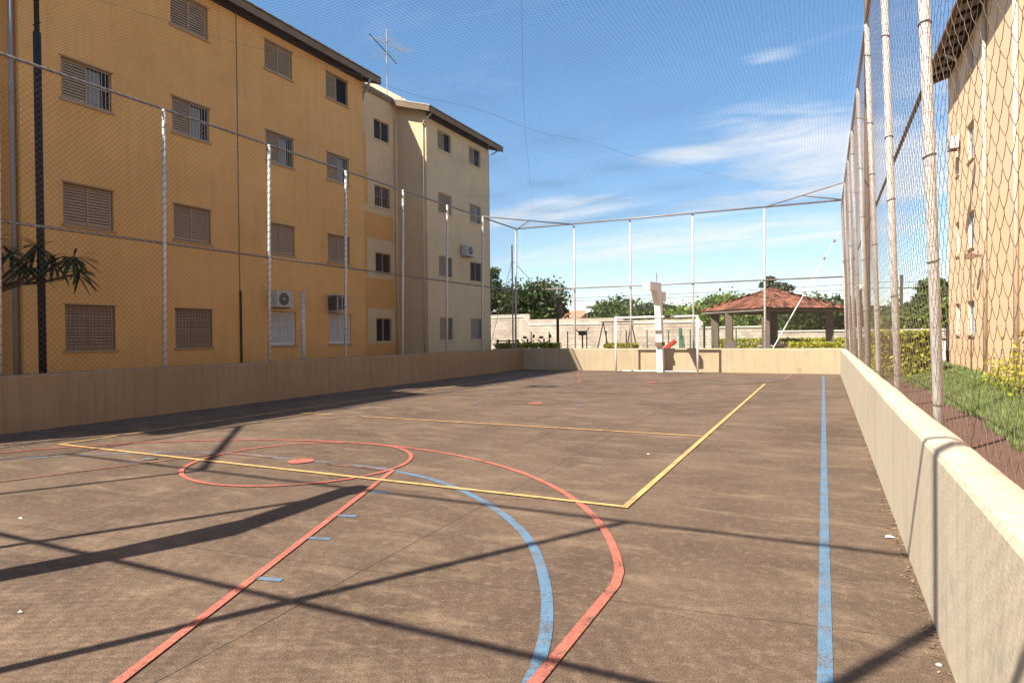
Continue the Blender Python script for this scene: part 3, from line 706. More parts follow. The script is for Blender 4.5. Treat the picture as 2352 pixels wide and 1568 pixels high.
# block C (beige) and recessed stair wing
bC = thing('apartment_block', (-16.5, 24.6, 0), 'beige end apartment block with recessed patchy stair wing at far left', 'apartment building')
colsC = [22.85, 25.49]; stC = {(0, 3): 'halfdark', (1, 3): 'halfdark', (0, 2): 'closed', (1, 2): 'half', (0, 1): 'half', (1, 1): 'glassgrid', (0, 0): 'half', (1, 0): 'half'}
holes = [(y, y+1.08, a+.04, b+.02) for y in colsC for a, b in ZW]
facade(bC, 'front_wall', X0, 1, 22.0, 27.4, -.3, 10.34, holes, M['beige'])
for i, y in enumerate(colsC):
    for j, (a, b) in enumerate(ZW): window(bC, 1, y, y+1.08, a+.04, b+.02, stC[(i, j)], M['shutter'], M['beige'], X0)
gable_wall(bC, 22.0, -22.5, X0, 10.62, 13.0, M['beige']); gable_wall(bC, 27.4, -22.5, X0, 10.62, 13.0, M['beige'], flip=True)
MB().quad((-22.5, 22, -.3), (-22.5, 27.4, -.3), (-22.5, 27.4, 10.6), (-22.5, 22, 10.6)).build('rear_wall', M['beige'], bC)
gable_roof(bC, -14.06, 1, -18.5, 21.55, 28.1, 10.42, .3, X0)
holes = [(20.42, 21.42, a+.02, b-.02) for a, b in ZW]
XRc = -15.9
facade(bC, 'stair_wall', XRc, 1, 18.0, 22.0, -.3, 11.0, holes, M['beige'])
for j, (a, b) in enumerate(ZW): window(bC, 1, 20.42, 21.42, a+.02, b-.02, ['glass', 'glassgrid', 'glassbars', 'glass'][j], M['shutter'], M['beige'], XRc)
pt = MB()
for (a, c, d, e) in ((18.02, 19.9, 7.85, 9.3), (18.02, 21.6, 5.3, 6.3), (18.02, 21.6, 2.55, 3.75), (18.02, 21.9, -.3, 1.15), (18.02, 19.9, 1.16, 2.54), (18.02, 19.9, 3.8, 5.28), (18.02, 20.0, 6.6, 7.84)):
    pt.quad((XRc+.004, a, d), (XRc+.004, c, d), (XRc+.004, c, e), (XRc+.004, a, e))
pt.build('orange_patch', M['orange_patch'], bC, fix=False)
rw_ = MB(); s = .3
rw_.add([(-15.8, 18.0, 11.18), (-15.8, 21.54, 11.18), (-18.5, 21.54, 11.3), (-18.5, 18.0, 11.3), (-15.8, 18.0, 11.12), (-15.8, 21.54, 11.12), (-18.5, 21.54, 11.24), (-18.5, 18.0, 11.24)],
        [(0, 1, 2, 3), (7, 6, 5, 4), (0, 4, 5, 1), (1, 5, 6, 2), (2, 6, 7, 3), (3, 7, 4, 0)]).build('stair_roof', M['roof_sheet'], bC)
MB().box(-15.83, -15.8, 18.02, 21.52, 10.95, 11.13).build('fascia_board', M['fascia'], bC)
drop_pipe(bC, XRc+.06, 21.75, .2, 10.4, M['beige'], .05); drop_pipe(bC, -14.64, 21.95, .2, 10.1, M['beige'], .035)
drop_pipe(bC, X0-.05, 27.46, .2, 10.2, M['pvc'], .035)
MB().tube([(-14.1, 27.75, 10.4), (-14.4, 27.5, 10.15)], .03, 8).build('gutter_spout', M['pvc'], bC)
MB().tube([(-14.15, 21.9, 10.42), (-14.5, 21.9, 10.2), (-14.63, 21.94, 10.0)], .035, 8).build('gutter_spout', M['white_pipe'], bC, smooth=True)

MB().box(X0-.1, X0-.02, 22.01, 27.39, 10.34, 10.70).build('wall_plate', M['rafter'], bC)
# block A (its roof throws the shade band in front of the left wall) and the joining stair wing
bA = thing('apartment_block', (-16.5, 0, 0), 'ochre apartment block out of frame to the left beside the camera', 'apartment building')
facade(bA, 'front_wall', X0, 1, -2.1, 4.1, -.3, 10.62, [], M['orange'])
gable_wall(bA, 4.1, -22.5, X0, 10.62, 13.0, M['orange'], flip=True); gable_wall(bA, -2.1, -22.5, X0, 10.62, 13.0, M['orange'])
gable_roof(bA, -14.1, 1, -18.5, -2.5, 4.5, 10.42, .3, X0)
facade(bA, 'stair_wall', XRc, 1, 4.1, 7.3, -.3, 10.6, [], M['orange'])
MB().add([(-15.5, 4.3, 10.62), (-15.5, 7.3, 10.62), (-18.5, 7.3, 11.5), (-18.5, 4.3, 11.5)], [(0, 1, 2, 3)]).build('stair_roof', M['roof_sheet'], bA)

# ------------------------------------------------------------ air conditioners
def condenser(x, face, y0, y1, z0, z1, label, depth=.3):
    t = thing('air_conditioner', (x, (y0+y1)/2, z0), label, 'air conditioner', 'air conditioners on the facades')
    x0, x1 = sorted((x+face*.06, x+face*(.06+depth)))
    MB().box(x0, x1, y0, y1, z0, z1).build('casing', M['ac'], t)
    xf = x+face*(.06+depth); yc = y0+(y1-y0)*.42; zc = (z0+z1)/2; r = (z1-z0)*.40
    b = MB()
    for k_ in range(1, 6):
        rr = r*k_/5; b.tube([(xf+face*.012, yc+rr*math.cos(q), zc+rr*math.sin(q)) for q in [2*math.pi*i/20 for i in range(21)]], .004, 4)
    b.build('fan_grille', M['bar'], t)
    MB().add([(xf+face*.003, yc+r*math.cos(q), zc+r*math.sin(q)) for q in [2*math.pi*i/20 for i in range(20)]], [tuple(range(20))]).build('fan_opening', M['ac_dark'], t)
    MB().sphere((xf+face*.012, yc, zc), r*.22, 8, 5, (.3, 1, 1)).build('fan_hub', M['ac'], t)
    for yy in (y0+.12, y1-.14): MB().box(min(x, xf), max(x, xf), yy, yy+.03, z0-.03, z0-.001).build('bracket', M['bar_dark'], t)
condenser(X0, 1, 13.62, 14.25, 2.33, 2.80, 'split air conditioner condenser with round fan above the white shutters')
t = thing('air_conditioner', (X0, 16.6, 2.3), 'old box window air conditioner in an open metal cage above white shutters', 'air conditioner', 'air conditioners on the facades')
MB().box(X0, X0+.3, 16.12, 16.6, 2.34, 2.74).build('casing', M['ac_dark'], t)
b = MB()
for y in (16.08, 16.62):
    for x in (X0+.01, X0+.42): b.box(x, x+.025, y, y+.025, 2.28, 2.78)
b.box(X0, X0+.44, 16.07, 16.65, 2.26, 2.285).box(X0, X0+.46, 16.05, 16.67, 2.78, 2.81).box(X0+.425, X0+.44, 16.3, 16.32, 2.3, 2.78)
b.build('cage', M['ac'], t)
condenser(X0, 1, 24.62, 25.30, 4.98, 5.45, 'small condenser on the beige end block between two windows')

# ------------------------------------------------------------ right building
XB = 4.0
bR = thing('apartment_block', (8, 18, 0), 'sunlit peach four storey apartment block on the right', 'apartment building')
zr_ = [(1.30, 2.32), (3.92, 5.0), (6.58, 7.66), (9.2, 10.1)]
cr = [(25.38, 25.92, 'closed'), (23.05, 23.95, 'closed'), (13.2, 14.3, 'closed'), (10.0, 11.1, 'closed')]
holes = [(a, b, c, d) for a, b, _ in cr for c, d in zr_]
facade(bR, 'front_wall', XB, -1, -4, 27.4, -.3, 10.34, holes, M['peach'])
for a, b, st in cr:
    for c, d in zr_: window(bR, -1, a, b, c, d, st, M['shutter_white'], M['sill'], XB)
gable_wall(bR, 27.4, XB, 12, 10.62, 13.0, M['pinkish'], flip=True); gable_wall(bR, -4, XB, 12, 10.62, 13.0, M['peach'])
gable_roof(bR, 3.38, -1, 8.0, -4.4, 27.95, 10.42, .3, XB)
drop_pipe(bR, XB-.06, 21.35, .25, 10.4, M['white_pipe'], .05); drop_pipe(bR, XB-.06, 18.2, .25, 10.4, M['white_pipe'], .055)
drop_pipe(bR, XB-.04, 27.36, .2, 1.6, M['black'], .06)
MB().tube([(3.5, 24.9, 10.42), (3.75, 24.85, 10.2), (3.94, 24.8, 10.0)], .045, 8).build('gutter_spout', M['white_pipe'], bR, smooth=True)
condenser(XB, -1, 25.0, 25.5, 7.35, 7.75, 'small white condenser sticking out high on the peach building', .26)
t = thing('wall_lamp', (XB, 21.9, 3.4), 'small dark wall lamp casting a long shadow on the peach facade', 'wall lamp')
MB().box(XB-.22, XB, 21.85, 21.95, 3.5, 3.56).build('bracket', M['rust'], t); MB().box(XB-.42, XB-.2, 21.78, 22.02, 3.46, 3.6).build('lamp_head', M['rust'], t)

MB().box(XB+.02, XB+.1, -3.9, 27.39, 10.34, 10.70).build('wall_plate', M['rafter'], bR)
# ------------------------------------------------------------ roof antenna
t = thing('roof_antenna', (-16, 21.45, 11.3), 'thin television antenna with crossed rods on the roof of the beige block', 'antenna')
MB().tube([(-16, 21.45, 10.9), (-16, 21.45, 14.0)], .022, 6).build('mast', M['bar'], t)
b = MB().tube([(-16.3, 20.7, 13.55), (-15.9, 22.0, 12.75)], .018, 5); b.build('boom', M['black'], t)
b = MB()
for i in range(9):
    tt = i/8; c = Vector((-16.2, 20.95, 13.4)).lerp(Vector((-15.9, 22.6, 13.45)), tt); Lh = .75-.3*tt
    b.tube([c+Vector((-.2*Lh, -Lh*.5, -.05)), c+Vector((.6*Lh, Lh*.75, .25*Lh))], .008, 4)
b.tube([(-16.2, 20.95, 13.4), (-15.9, 22.6, 13.45)], .012, 4)
for i in range(4): b.tube([(-16.3, 20.9, 12.7+.12*i), (-15.8, 22.1, 12.8+.12*i)], .007, 4)
b.build('rods', M['bar'], t)

# ------------------------------------------------------------ tall poles beside the court
def lamp_pole(x, y, h, r0, r1, m_, label):
    t = thing('floodlight_pole', (x, y, 0), label, 'floodlight pole', 'tall floodlight poles beside the court')
    hs_ = 7.0
    MB().tube([(x, y, 0), (x, y, hs_)], r0, 12).build('lower_tube', m_, t, smooth=True)
    MB().tube([(x, y, hs_), (x, y, h)], r1, 12).build('upper_tube', m_, t, smooth=True)
    for z in (hs_-.25, hs_+.15): MB().tube([(x-r0-.05, y, z), (x+r0+.05, y, z)], .012, 6).build('clamp', m_, t)
    hd = MB().box(x-.35, x+.35, y-.03, y+.03, h-.1, h-.04); hd.box(x-.4, x-.12, y-.06, y+.1, h-.02, h+.25).box(x+.12, x+.4, y-.06, y+.1, h-.02, h+.25); hd.build('lamp_head', m_, t)
lamp_pole(-12.75, 6.72, 11.5, .062, .042, M['black'], 'tall black steel floodlight pole in front of the ochre building')
lamp_pole(.98, 18.3, 11.5, .062, .05, M['brown_pole'], 'tall dark brown floodlight pole behind the right fence')
t = thing('stub_pole', (-12.9, 13.33, 0), 'short laced steel pole standing alone in front of the ochre building', 'pole')
post(t, (-12.9, 13.33, -.05), (-12.9, 13.36, 2.72), .058, True)

# ------------------------------------------------------------ foliage helpers
def leaf_cloud(blobs, n, size, seed, flat=.0, aspect=1.6, shell=.55):
    """leaf quads spread through ellipsoid blobs (cx,cy,cz,rx,ry,rz)"""
    rs = np.random.RandomState(seed); vol = np.array([b[3]*b[4]*b[5] for b in blobs])**(.75); pick = rs.choice(len(blobs), n, p=vol/vol.sum())
    B = np.array(blobs)[pick]; d = rs.normal(size=(n, 3)); d /= np.linalg.norm(d, axis=1)[:, None]
    rad = (shell+(1-shell)*rs.rand(n))**1.0*(1+.12*rs.normal(size=n)); P = B[:, :3]+d*rad[:, None]*B[:, 3:6]
    a = rs.normal(size=(n, 3)); a[:, 2] *= (1-flat); a /= np.linalg.norm(a, axis=1)[:, None]
    c = np.cross(a, rs.normal(size=(n, 3))); c /= np.linalg.norm(c, axis=1)[:, None]
    s = size*(.6+.8*rs.rand(n))[:, None]
    V = np.stack([P-a*s*aspect/2, P+c*s*.5-a*s*.1, P+a*s*aspect/2, P-c*s*.5-a*s*.1], 1).reshape(-1, 3)
    return V, np.arange(n*4).reshape(-1, 4)
def tree(name, base, blobs, n, size, m_, label, cat='tree', group=None, trunk_r=.18, seed=1, limbs=True, hide_trunk=False):
    t = thing(name, base, label, cat, group)
    rs = random.Random(seed); bx, by, bz = base
    top = Vector((sum(b[0] for b in blobs)/len(blobs), sum(b[1] for b in blobs)/len(blobs), min(b[2]-b[5]*.4 for b in blobs)))
    tr = MB().tube([Vector(base), Vector(base).lerp(top, .5)+Vector((rs.uniform(-.15, .15), 0, 0)), top], [trunk_r, trunk_r*.8, trunk_r*.65], 8)
    for b in blobs[:8]:
        e = Vector(b[:3])+Vector((0, 0, b[5]*.3)); mid = top.lerp(e, .5)+Vector((rs.uniform(-.2, .2), rs.uniform(-.2, .2), .1)); tr.tube([top, mid, e], [trunk_r*.5, trunk_r*.3, trunk_r*.12], 6)
    tr.build('trunk', M['bark'], t, smooth=True)
    V, F = leaf_cloud(blobs, n, size, seed); npmesh('crown', V, F, m_, t)
    return t
def crown(cx, cy, z0, z1, w, k, seed, dep=None):
    rs = random.Random(seed); out = []
    for i in range(k):
        zc = z0+(z1-z0)*rs.uniform(.2, .82); q = 1-abs((zc-z0)/(z1-z0)-.45)*1.1; r = w*.28*rs.uniform(.7, 1.25)
        out.append((cx+rs.uniform(-1, 1)*w*.5*q, cy+rs.uniform(-1, 1)*(dep or w)*.4*q, zc, r, r, r*rs.uniform(.6, .85)))
    return out

# frangipani at far left
t = thing('frangipani_tree', (-13.3, 5.6, 0), 'dark frangipani tree with drooping strap leaves reaching in behind the black pole', 'tree')
tips = [(-12.7, 7.35, 2.72), (-12.8, 6.95, 2.95), (-12.7, 6.62, 3.15), (-12.9, 6.3, 3.0), (-12.6, 7.2, 3.0), (-13.1, 6.1, 3.2), (-12.7, 6.45, 2.8)]
tb = MB().tube([(-13.3, 5.6, 0), (-13.25, 5.65, 1.2), (-13.2, 5.75, 2.1)], [.09, .075, .06], 8)
tb.tube([(-13.2, 5.75, 2.1), (-13.05, 6.15, 2.42), (-12.9, 6.8, 2.5), (-12.75, 7.3, 2.68)], [.05, .035, .028, .02], 6)
for p in tips[1:]: tb.tube([(-13.2, 5.75, 2.1), Vector((-13.2, 5.75, 2.1)).lerp(Vector(p), .55)+Vector((0, 0, -.1)), p], [.04, .03, .02], 6)
tb.build('trunk', M['bark'], t, smooth=True)
lf = MB()
for ti, p in enumerate(tips):
    for i in range(27):
        az = rnd.uniform(0, 2*math.pi); el = rnd.uniform(-.9, .75); L_ = rnd.uniform(.30, .52); w = rnd.uniform(.022, .036)
        d = Vector((math.cos(az)*math.cos(el), math.sin(az)*math.cos(el), math.sin(el))); side = d.cross(Vector((0, 0, 1))).normalized(); q = Vector(p)+Vector((rnd.uniform(-.03, .03), rnd.uniform(-.03, .03), rnd.uniform(-.06, .02)))
        pts = []
        for k_ in range(6):
            s_ = k_/5; c = q+d*L_*s_+Vector((0, 0, -.16*L_/.4*s_*s_)); wd = w*math.sin(math.pi*(.08+.88*s_))**.7; pts += [c-side*wd, c+side*wd]
        lf.add(pts, [(2*k_, 2*k_+1, 2*k_+3, 2*k_+2) for k_ in range(5)])
lf.build('leaves', M['leaf_pot'], t, fix=False)

# ------------------------------------------------------------ right side planting
nx_, ny_ = 30, 80; lw = MB()
def lawn_z(x, y): 
    e = min(1, max(0, (x-2.25)/1.75)); return -.015+.3*e+.02*math.sin(x*3)*math.sin(y*2)*e
def lawn_edge(y): return 2.3+.08*math.sin(y*1.1)+.05*math.sin(y*3.1)
for i in range(nx_+1):
    for j in range(ny_+1):
        y = -4+34*j/ny_; x = lawn_edge(y)+(4.3-lawn_edge(y))*i/nx_; lw.v.append((x, y, lawn_z(x, y)))
for i in range(nx_):
    for j in range(ny_): a = i*(ny_+1)+j; lw.f.append((a, a+ny_+1, a+ny_+2, a+1))
lw.build('lawn', M['lawn'], kind='structure', fix=False)
def blades(n, seed):
    rs = np.random.RandomState(seed); y = 2+26*rs.rand(n)**1.25; e = np.array([lawn_edge(q) for q in y]); x = e-.10+(4.0-e)*rs.rand(n)
    z = np.array([lawn_z(a, b) for a, b in zip(x, y)])
    h = .05+.07*rs.rand(n); a = rs.rand(n)*6.28; w = .008; P = np.stack([x, y, z], -1)
    dx = np.stack([np.cos(a)*w, np.sin(a)*w, 0*a], -1); tip = P+np.stack([rs.normal(size=n)*.025, rs.normal(size=n)*.025, h], -1)
    V = np.stack([P-dx, P+dx, tip], 1).reshape(-1, 3); return V, np.arange(3*n).reshape(-1, 3)
V, F = blades(52000, 5); o = npmesh('grass', V, F, M['grass']); tag(o, 'short green lawn grass between the soil path and the peach building', 'grass', kind='stuff')
def hedge(x0, x1, y0, y1, z0, z1, n, size, seed, label, m_=None, cat='hedge', loose=0):
    t = thing('hedge', ((x0+x1)/2, (y0+y1)/2, z0), label, cat)
    rs = np.random.RandomState(seed); P = rs.rand(n, 3)
    # push most leaves to the shell
    ax = rs.randint(0, 3, n); sd = rs.randint(0, 2, n); 
    for a in range(3):
        k_ = (ax == a) & (rs.rand(n) < .85); P[k_, a] = np.where(sd[k_] == 1, 1-.12*rs.rand(k_.sum()), .12*rs.rand(k_.sum()))
    P = P*np.array([x1-x0, y1-y0, z1-z0])+np.array([x0, y0, z0])+rs.normal(size=(n, 3))*(.03+loose)
    a = rs.normal(size=(n, 3)); a /= np.linalg.norm(a, axis=1)[:, None]; c = np.cross(a, rs.normal(size=(n, 3))); c /= np.linalg.norm(c, axis=1)[:, None]; s = size*(.6+.8*rs.rand(n))[:, None]
    V = np.stack([P-a*s*.8, P+c*s*.45, P+a*s*.8, P-c*s*.45], 1).reshape(-1, 3); npmesh('foliage', V, np.arange(4*n).reshape(-1, 4), m_ or M['leaf_yellow'], t)
    b = MB(); stn = max(3, int((x1-x0)*(y1-y0)*2))
    for i in range(min(stn, 14)):
        x = rs.uniform(x0+.05, x1-.05); y = rs.uniform(y0+.05, y1-.05); b.tube([(x, y, z0-.05), (x+rs.uniform(-.1, .1), y, z1*.8+z0*.2)], [.018, .006], 5)
    b.build('stems', M['bark'], t)
hedge(1.55, 3.1, 23.2, 26.6, 0, 1.40, 26000, .085, 11, 'clipped yellow-green hedge block on the lawn at the far right')
hedge(3.25, 3.85, 15.6, 16.9, .2, .75, 700, .04, 12, 'loose golden shrub at the foot of the peach building', cat='shrub', loose=.09)
hedge(3.4, 3.8, 17.6, 18.3, .2, .7, 260, .05, 13, 'sparse golden shrub beside the white downpipe', cat='shrub', loose=.10)
hedge(3.2, 3.9, 14.2, 15.3, .2, 1.3, 500, .05, 17, 'thin straggly shrub at the right edge of the lawn', cat='shrub', loose=.14)
hedge(-14.4, -11.2, 27.6, 28.3, 0, 1.03, 9000, .07, 14, 'long clipped hedge behind the left end of the far wall')
hedge(-9.2, -7.75, 28.6, 29.3, 0, .98, 4000, .07, 15, 'small golden hedge seen left of the goal post')
hedge(-6.0, 3.0, 41.2, 42.2, 0, 1.05, 16000, .09, 16, 'long golden hedge behind the tiled pavilion')
hedge(-1.4, .6, 30.2, 31.0, 0, .98, 5000, .07, 18, 'low golden hedge in front of the pavilion at its right corner')

# ------------------------------------------------------------ tiled pavilion
gx, gy = -2.6, 37.0; HD = 3.62; ZE = 2.62; ZP = 3.72
pv = thing('picnic_pavilion', (gx, gy, 0), 'open pavilion with red clay tile pyramid roof on square brown columns', 'pavilion')
cor = [Vector((gx-HD, gy, ZE)), Vector((gx, gy-HD, ZE)), Vector((gx+HD, gy, ZE)), Vector((gx, gy+HD, ZE))]; apex = Vector((gx, gy, ZP))
rb = MB()
for q in range(4):
    A, B_ = cor[q], cor[(q+1) % 4]; e = (B_-A); Ln = e.length; e.normalize(); midp = (A+B_)/2; upv = (apex-midp); SL = upv.length; upv.normalize(); nrm_ = e.cross(upv).normalized()
    if nrm_.z < 0: nrm_ = -nrm_
    nrow = int(SL/.30); ncol = int(Ln/.25)
    for r_ in range(nrow):
        f0 = r_/nrow; half = Ln/2*(1-f0)+.05; s0 = f0*SL-.03; s1 = (r_+1.12)/nrow*SL
        for c_ in range(ncol):
            u0 = -Ln/2+Ln*c_/ncol; u1 = -Ln/2+Ln*(c_+1)/ncol; uc = (u0+u1)/2
            if abs(uc) > half: continue
            w2_ = (u1-u0)*.5; hh = .065+rnd.uniform(-.006, .008); j = rnd.uniform(-.012, .012)
            pts = []
            for ss, hz in ((s0+j, .03), (s1+j, 0)):
                for k_ in range(5):
                    an = math.pi*k_/4; pts.append(midp+e*(uc-math.cos(an)*w2_*1.02)+upv*ss+nrm_*(hh*math.sin(an)*1.0+hz))
            rb.add(pts, [(k_, k_+1, k_+6, k_+5) for k_ in range(4)]+[(0, 5, 9, 4)]+[(4, 3, 2, 1, 0)])
for q in range(4):
    for i in range(16):
        p = cor[q].lerp(apex, i/16); p2 = cor[q].lerp(apex, (i+1.15)/16); rb.tube([p+Vector((0, 0, .06)), p2+Vector((0, 0, .04))], [.085, .065], 7)
rb.build('roof', M['tile'], pv, fix=False)
dk = MB()
for q in range(4): dk.add([cor[q], cor[(q+1) % 4], apex-Vector((0, 0, .03))], [(0, 1, 2)])
dk.build('roof_deck', M['wood'], pv, fix=False)
for q in range(4):
    A, B_ = cor[q]*1, cor[(q+1) % 4]*1; ii = Vector((gx, gy, ZE)); A = A.lerp(ii, .03); B_ = B_.lerp(ii, .03); MB().tube([A-Vector((0, 0, .08)), B_-Vector((0, 0, .08))], .07, 4).build('eave_beam', M['beam_pale'] if q == 0 else M['wood'], pv)  # sun-facing beam coloured paler to stand in for sunlight
for dx, dy in ((-2.85, 0), (0, -2.85), (2.85, 0), (0, 2.85)):
    MB().box(gx+dx-.19, gx+dx+.19, gy+dy-.19, gy+dy+.19, 0, 2.62).build('column', M['column'], pv)
MB().box(gx-.5, gx+1.4, gy-1.5, gy-.8, .72, .79).box(gx-.4, gx-.2, gy-1.4, gy-.9, 0, .72).box(gx+1.1, gx+1.3, gy-1.4, gy-.9, 0, .72).build('counter', M['beam_pale'], pv)
bq = thing('barbecue_chimney', (-4.55, 35.7, 0), 'narrow dark masonry barbecue flue under the pavilion roof at the left column', 'barbecue')
MB().box(-4.72, -4.36, 35.5, 35.9, 0, 2.55).build('flue', M['column'], bq); MB().box(-4.8, -4.2, 35.3, 36.0, 0, 1.0).build('hearth', M['column'], bq)

# ------------------------------------------------------------ boundary wall
bw = thing('boundary_wall', (-8, 45, 0), 'long concrete block boundary wall with pale coping stepping down to the right', 'wall')
b = MB()
for (x0, x1, z) in ((-30, -20.4, 3.06), (-20.4, -13, 2.62), (-13, -7.6, 2.42), (-7.6, -3.4, 1.78), (-3.4, 12, 1.46)): b.box(x0+.001, x1-.001, 45, 45.2, -.3, z)
b.build('block_wall', M['block'], bw)
b = MB()
for (x0, x1, z) in ((-30, -20.9, 2.86), (-20.45, -7.6, 2.24)): b.box(x0, x1, 44.95, 45.0, z-.05, z+.05)
for (x0, x1, z) in ((-7.6, -3.4, 1.79), (-3.4, 12, 1.47)): b.box(x0, x1, 44.93, 45.27, z, z+.08)
b.tube([(-20.9, 44.97, 2.86), (-20.6, 44.97, 2.6), (-20.4, 44.97, 2.24)], .05, 6); b.tube([(-7.9, 44.95, 2.35), (-7.5, 44.95, 2.2), (-7.35, 44.95, 1.85)], .05, 6); b.tube([(-3.7, 44.95, 1.85), (-3.3, 44.95, 1.7), (-3.1, 44.95, 1.5)], .05, 6)
b.build('coping', M['coping'], bw)
bw2 = thing('boundary_wall', (6, 60, 0), 'low far wall strip seen past the right fence poles', 'wall')
MB().box(2, 40, 52, 52.2, -.3, 1.62).build('block_wall', M['block'], bw2); MB().box(2, 40, 51.95, 52.25, 1.62, 1.72).build('coping', M['coping'], bw2)
gf = thing('garden_wall', (4.6, 30, 0), 'short white garden wall joining the far end of the peach building', 'wall')
MB().box(3.2, 9, 32, 32.15, -.1, 1.05).build('wall_panel', M['far_white'], gf); MB().box(3.2, 9, 31.97, 32.18, 1.05, 1.12).build('coping', M['black'], gf)

# ------------------------------------------------------------ playground and exercise yard behind the far wall
t = thing('swing_set', (-9.2, 29, 0), 'dark swing frame with splayed legs seen through the goal left post', 'swing set')
for x in (-9.35, -8.0):
    MB().tube([(x-.45 if x < -9 else x-.35, 29, 0), (x, 29, 2.0)], .03, 6).build('leg', M['red_metal'], t); MB().tube([(x+.4, 29.0, 0), (x, 29, 2.0)], .03, 6).build('leg', M['red_metal'], t)
MB().tube([(-9.45, 29, 2.0), (-7.9, 29, 2.0)], .035, 6).build('top_bar', M['red_metal'], t)
for x in (-8.9, -8.5): MB().tube([(x, 29, 2.0), (x, 29, .6)], .008, 4).build('chain', M['red_metal'], t)
MB().box(-8.95, -8.45, 28.9, 29.1, .55, .6).build('seat', M['red_metal'], t)
t = thing('slide', (-6.3, 30.2, 0), 'small red playground slide with green ladder posts behind the far wall', 'slide')
MB().prism([(-6.85, .62), (-6.8, .55), (-6.2, 1.02), (-6.25, 1.12)], 'y', 30.0, 30.4).build('chute', M['red_plastic'], t)
MB().prism([(-6.9, .66), (-6.8, .52), (-6.15, 1.08), (-6.25, 1.18)], 'y', 29.96, 29.998).build('side_board', M['red_plastic'], t)
for y in (30, 30.4): MB().tube([(-5.75, y, 0), (-5.95, y, 1.35)], .035, 6).build('leg', M['green_metal'], t)
for y in (30, 30.4): MB().tube([(-6.0, y, 0), (-6.0, y, 1.7)], .035, 6).build('leg', M['green_metal'], t)
b = MB()
for i in range(5): z = .3+.3*i; b.tube([(-5.8-.12*i*.33, 30, z), (-5.8-.12*i*.33, 30.4, z)], .015, 5)
b.build('rungs', M['green_metal'], t)
t = thing('playground_fence', (-7, 31.5, 0), 'thin green post and wire fence round the playground', 'fence')
for i in range(11):
    x = -14.2+i*1.05; MB().tube([(x, 31.5, 0), (x, 31.5, 1.62)], .032, 6).build('post', M['green_metal'] if i > 5 else M['black'], t)
b = MB()
for z in (.9, 1.25, 1.55): b.tube([(-14.2, 31.5, z), (-3.7, 31.5, z)], .006, 4)
b.build('wires', M['green_metal'], t)
t = thing('climbing_net', (-4.9, 30.6, 0), 'grey hanging climbing net with a white ring beside the right goal post', 'climbing frame')
b = MB()
for i in range(9): b.tube([(-5.5+.06*i, 30.6, .3), (-5.5+.06*i, 30.6, 1.75)], .009, 4)
for i in range(14): b.tube([(-5.5, 30.6, .35+.1*i), (-5.02, 30.6, .35+.1*i)], .008, 4)
b.build('net_panel', M['bar'], t)
MB().tube([(-5.25+.12*math.cos(q), 30.55, 1.82+.08*math.sin(q)) for q in [2*math.pi*i/16 for i in range(17)]], .035, 6).build('ring', M['white_paint'], t)
MB().tube([(-5.0, 30.6, 0), (-5.0, 30.6, 1.95)], .05, 6).build('post', M['black'], t)
for i, (x, lb) in enumerate(((-13.5, 'dark outdoor exercise machine with two round pads beside the hedge'), (-12.6, 'dark outdoor rowing machine with crossed bars beside the lamp post'))):
    t = thing('exercise_machine', (x, 29.4, 0), lb, 'exercise machine', 'exercise machines behind the far wall')
    MB().tube([(x, 29.4, 0), (x+.05, 29.4, 1.25)], .045, 6).build('post', M['black'], t)
    MB().tube([(x-.35, 29.4, .9), (x+.4, 29.4, 1.15)], .028, 6).tube([(x-.3, 29.4, 1.2), (x+.35, 29.4, .8)], .028, 6).build('arm', M['black'], t)
    MB().sphere((x-.1, 29.4, 1.32), .09, 8, 5, (1.5, 1, .7)).build('pad', M['black'], t); MB().sphere((x+.38, 29.4, 1.38), .07, 8, 5, (1, 1, 1.4)).build('pad', M['black'], t)
t = thing('exercise_machine', (-10.6, 29.6, 0), 'grey stepper machine with upright handles right of the lamp post', 'exercise machine', 'exercise machines behind the far wall')
MB().tube([(-10.6, 29.6, 0), (-10.6, 29.6, 1.4)], .04, 6).build('post', M['black'], t)
MB().tube([(-11.0, 29.6, 1.75), (-10.6, 29.6, 1.35), (-10.25, 29.6, 1.75)], .03, 6).build('handles', M['bar'], t)
MB().box(-10.78, -10.42, 29.55, 29.65, 1.4, 1.62).build('panel', M['black'], t)
t = thing('planter_posts', (-15.0, 29.5, 0), 'three stout dark timber posts with a rail behind the far left corner', 'bollards')
for x in (-15.2, -14.55, -14.05): MB().tube([(x, 29.5, 0), (x, 29.5, 1.22)], .07, 6).build('post', M['red_metal'], t)
MB().tube([(-15.2, 29.5, 1.15), (-14.05, 29.5, 1.15)], .03, 6).build('rail', M['red_metal'], t)
t = thing('garden_lamp', (-12.05, 30, 0), 'dark lamp post with two small spotlights in front of the block wall', 'lamp post')
MB().tube([(-12.05, 30, 0), (-12.05, 30, 3.3)], .075, 8).build('pole', M['black'], t)
for s_ in (-1, 1): MB().tube([(-12.05, 30, 2.95), (-12.05+s_*.2, 30, 3.02)], .025, 6).build('arm', M['black'], t)
for s_ in (-1, 1): MB().tube([(-12.05+s_*.18, 29.95, 2.98), (-12.05+s_*.24, 29.8, 3.08)], .08, 8).build('lamp_head', M['black'], t)
t = thing('garden_lamp', (1.25, 28, 0), 'dark lamp post with pale globe glimpsed between the right fence poles', 'lamp post')
MB().tube([(1.25, 28, 0), (1.25, 28, 3.0)], .06, 8).build('pole', M['black'], t); MB().sphere((1.25, 28, 3.12), .14).build('globe', M['white_paint'], t, smooth=True)
t = thing('corner_mast', (-12.62, 26, 0), 'slim steel mast with two slanting stay cables outside the far left corner', 'mast')
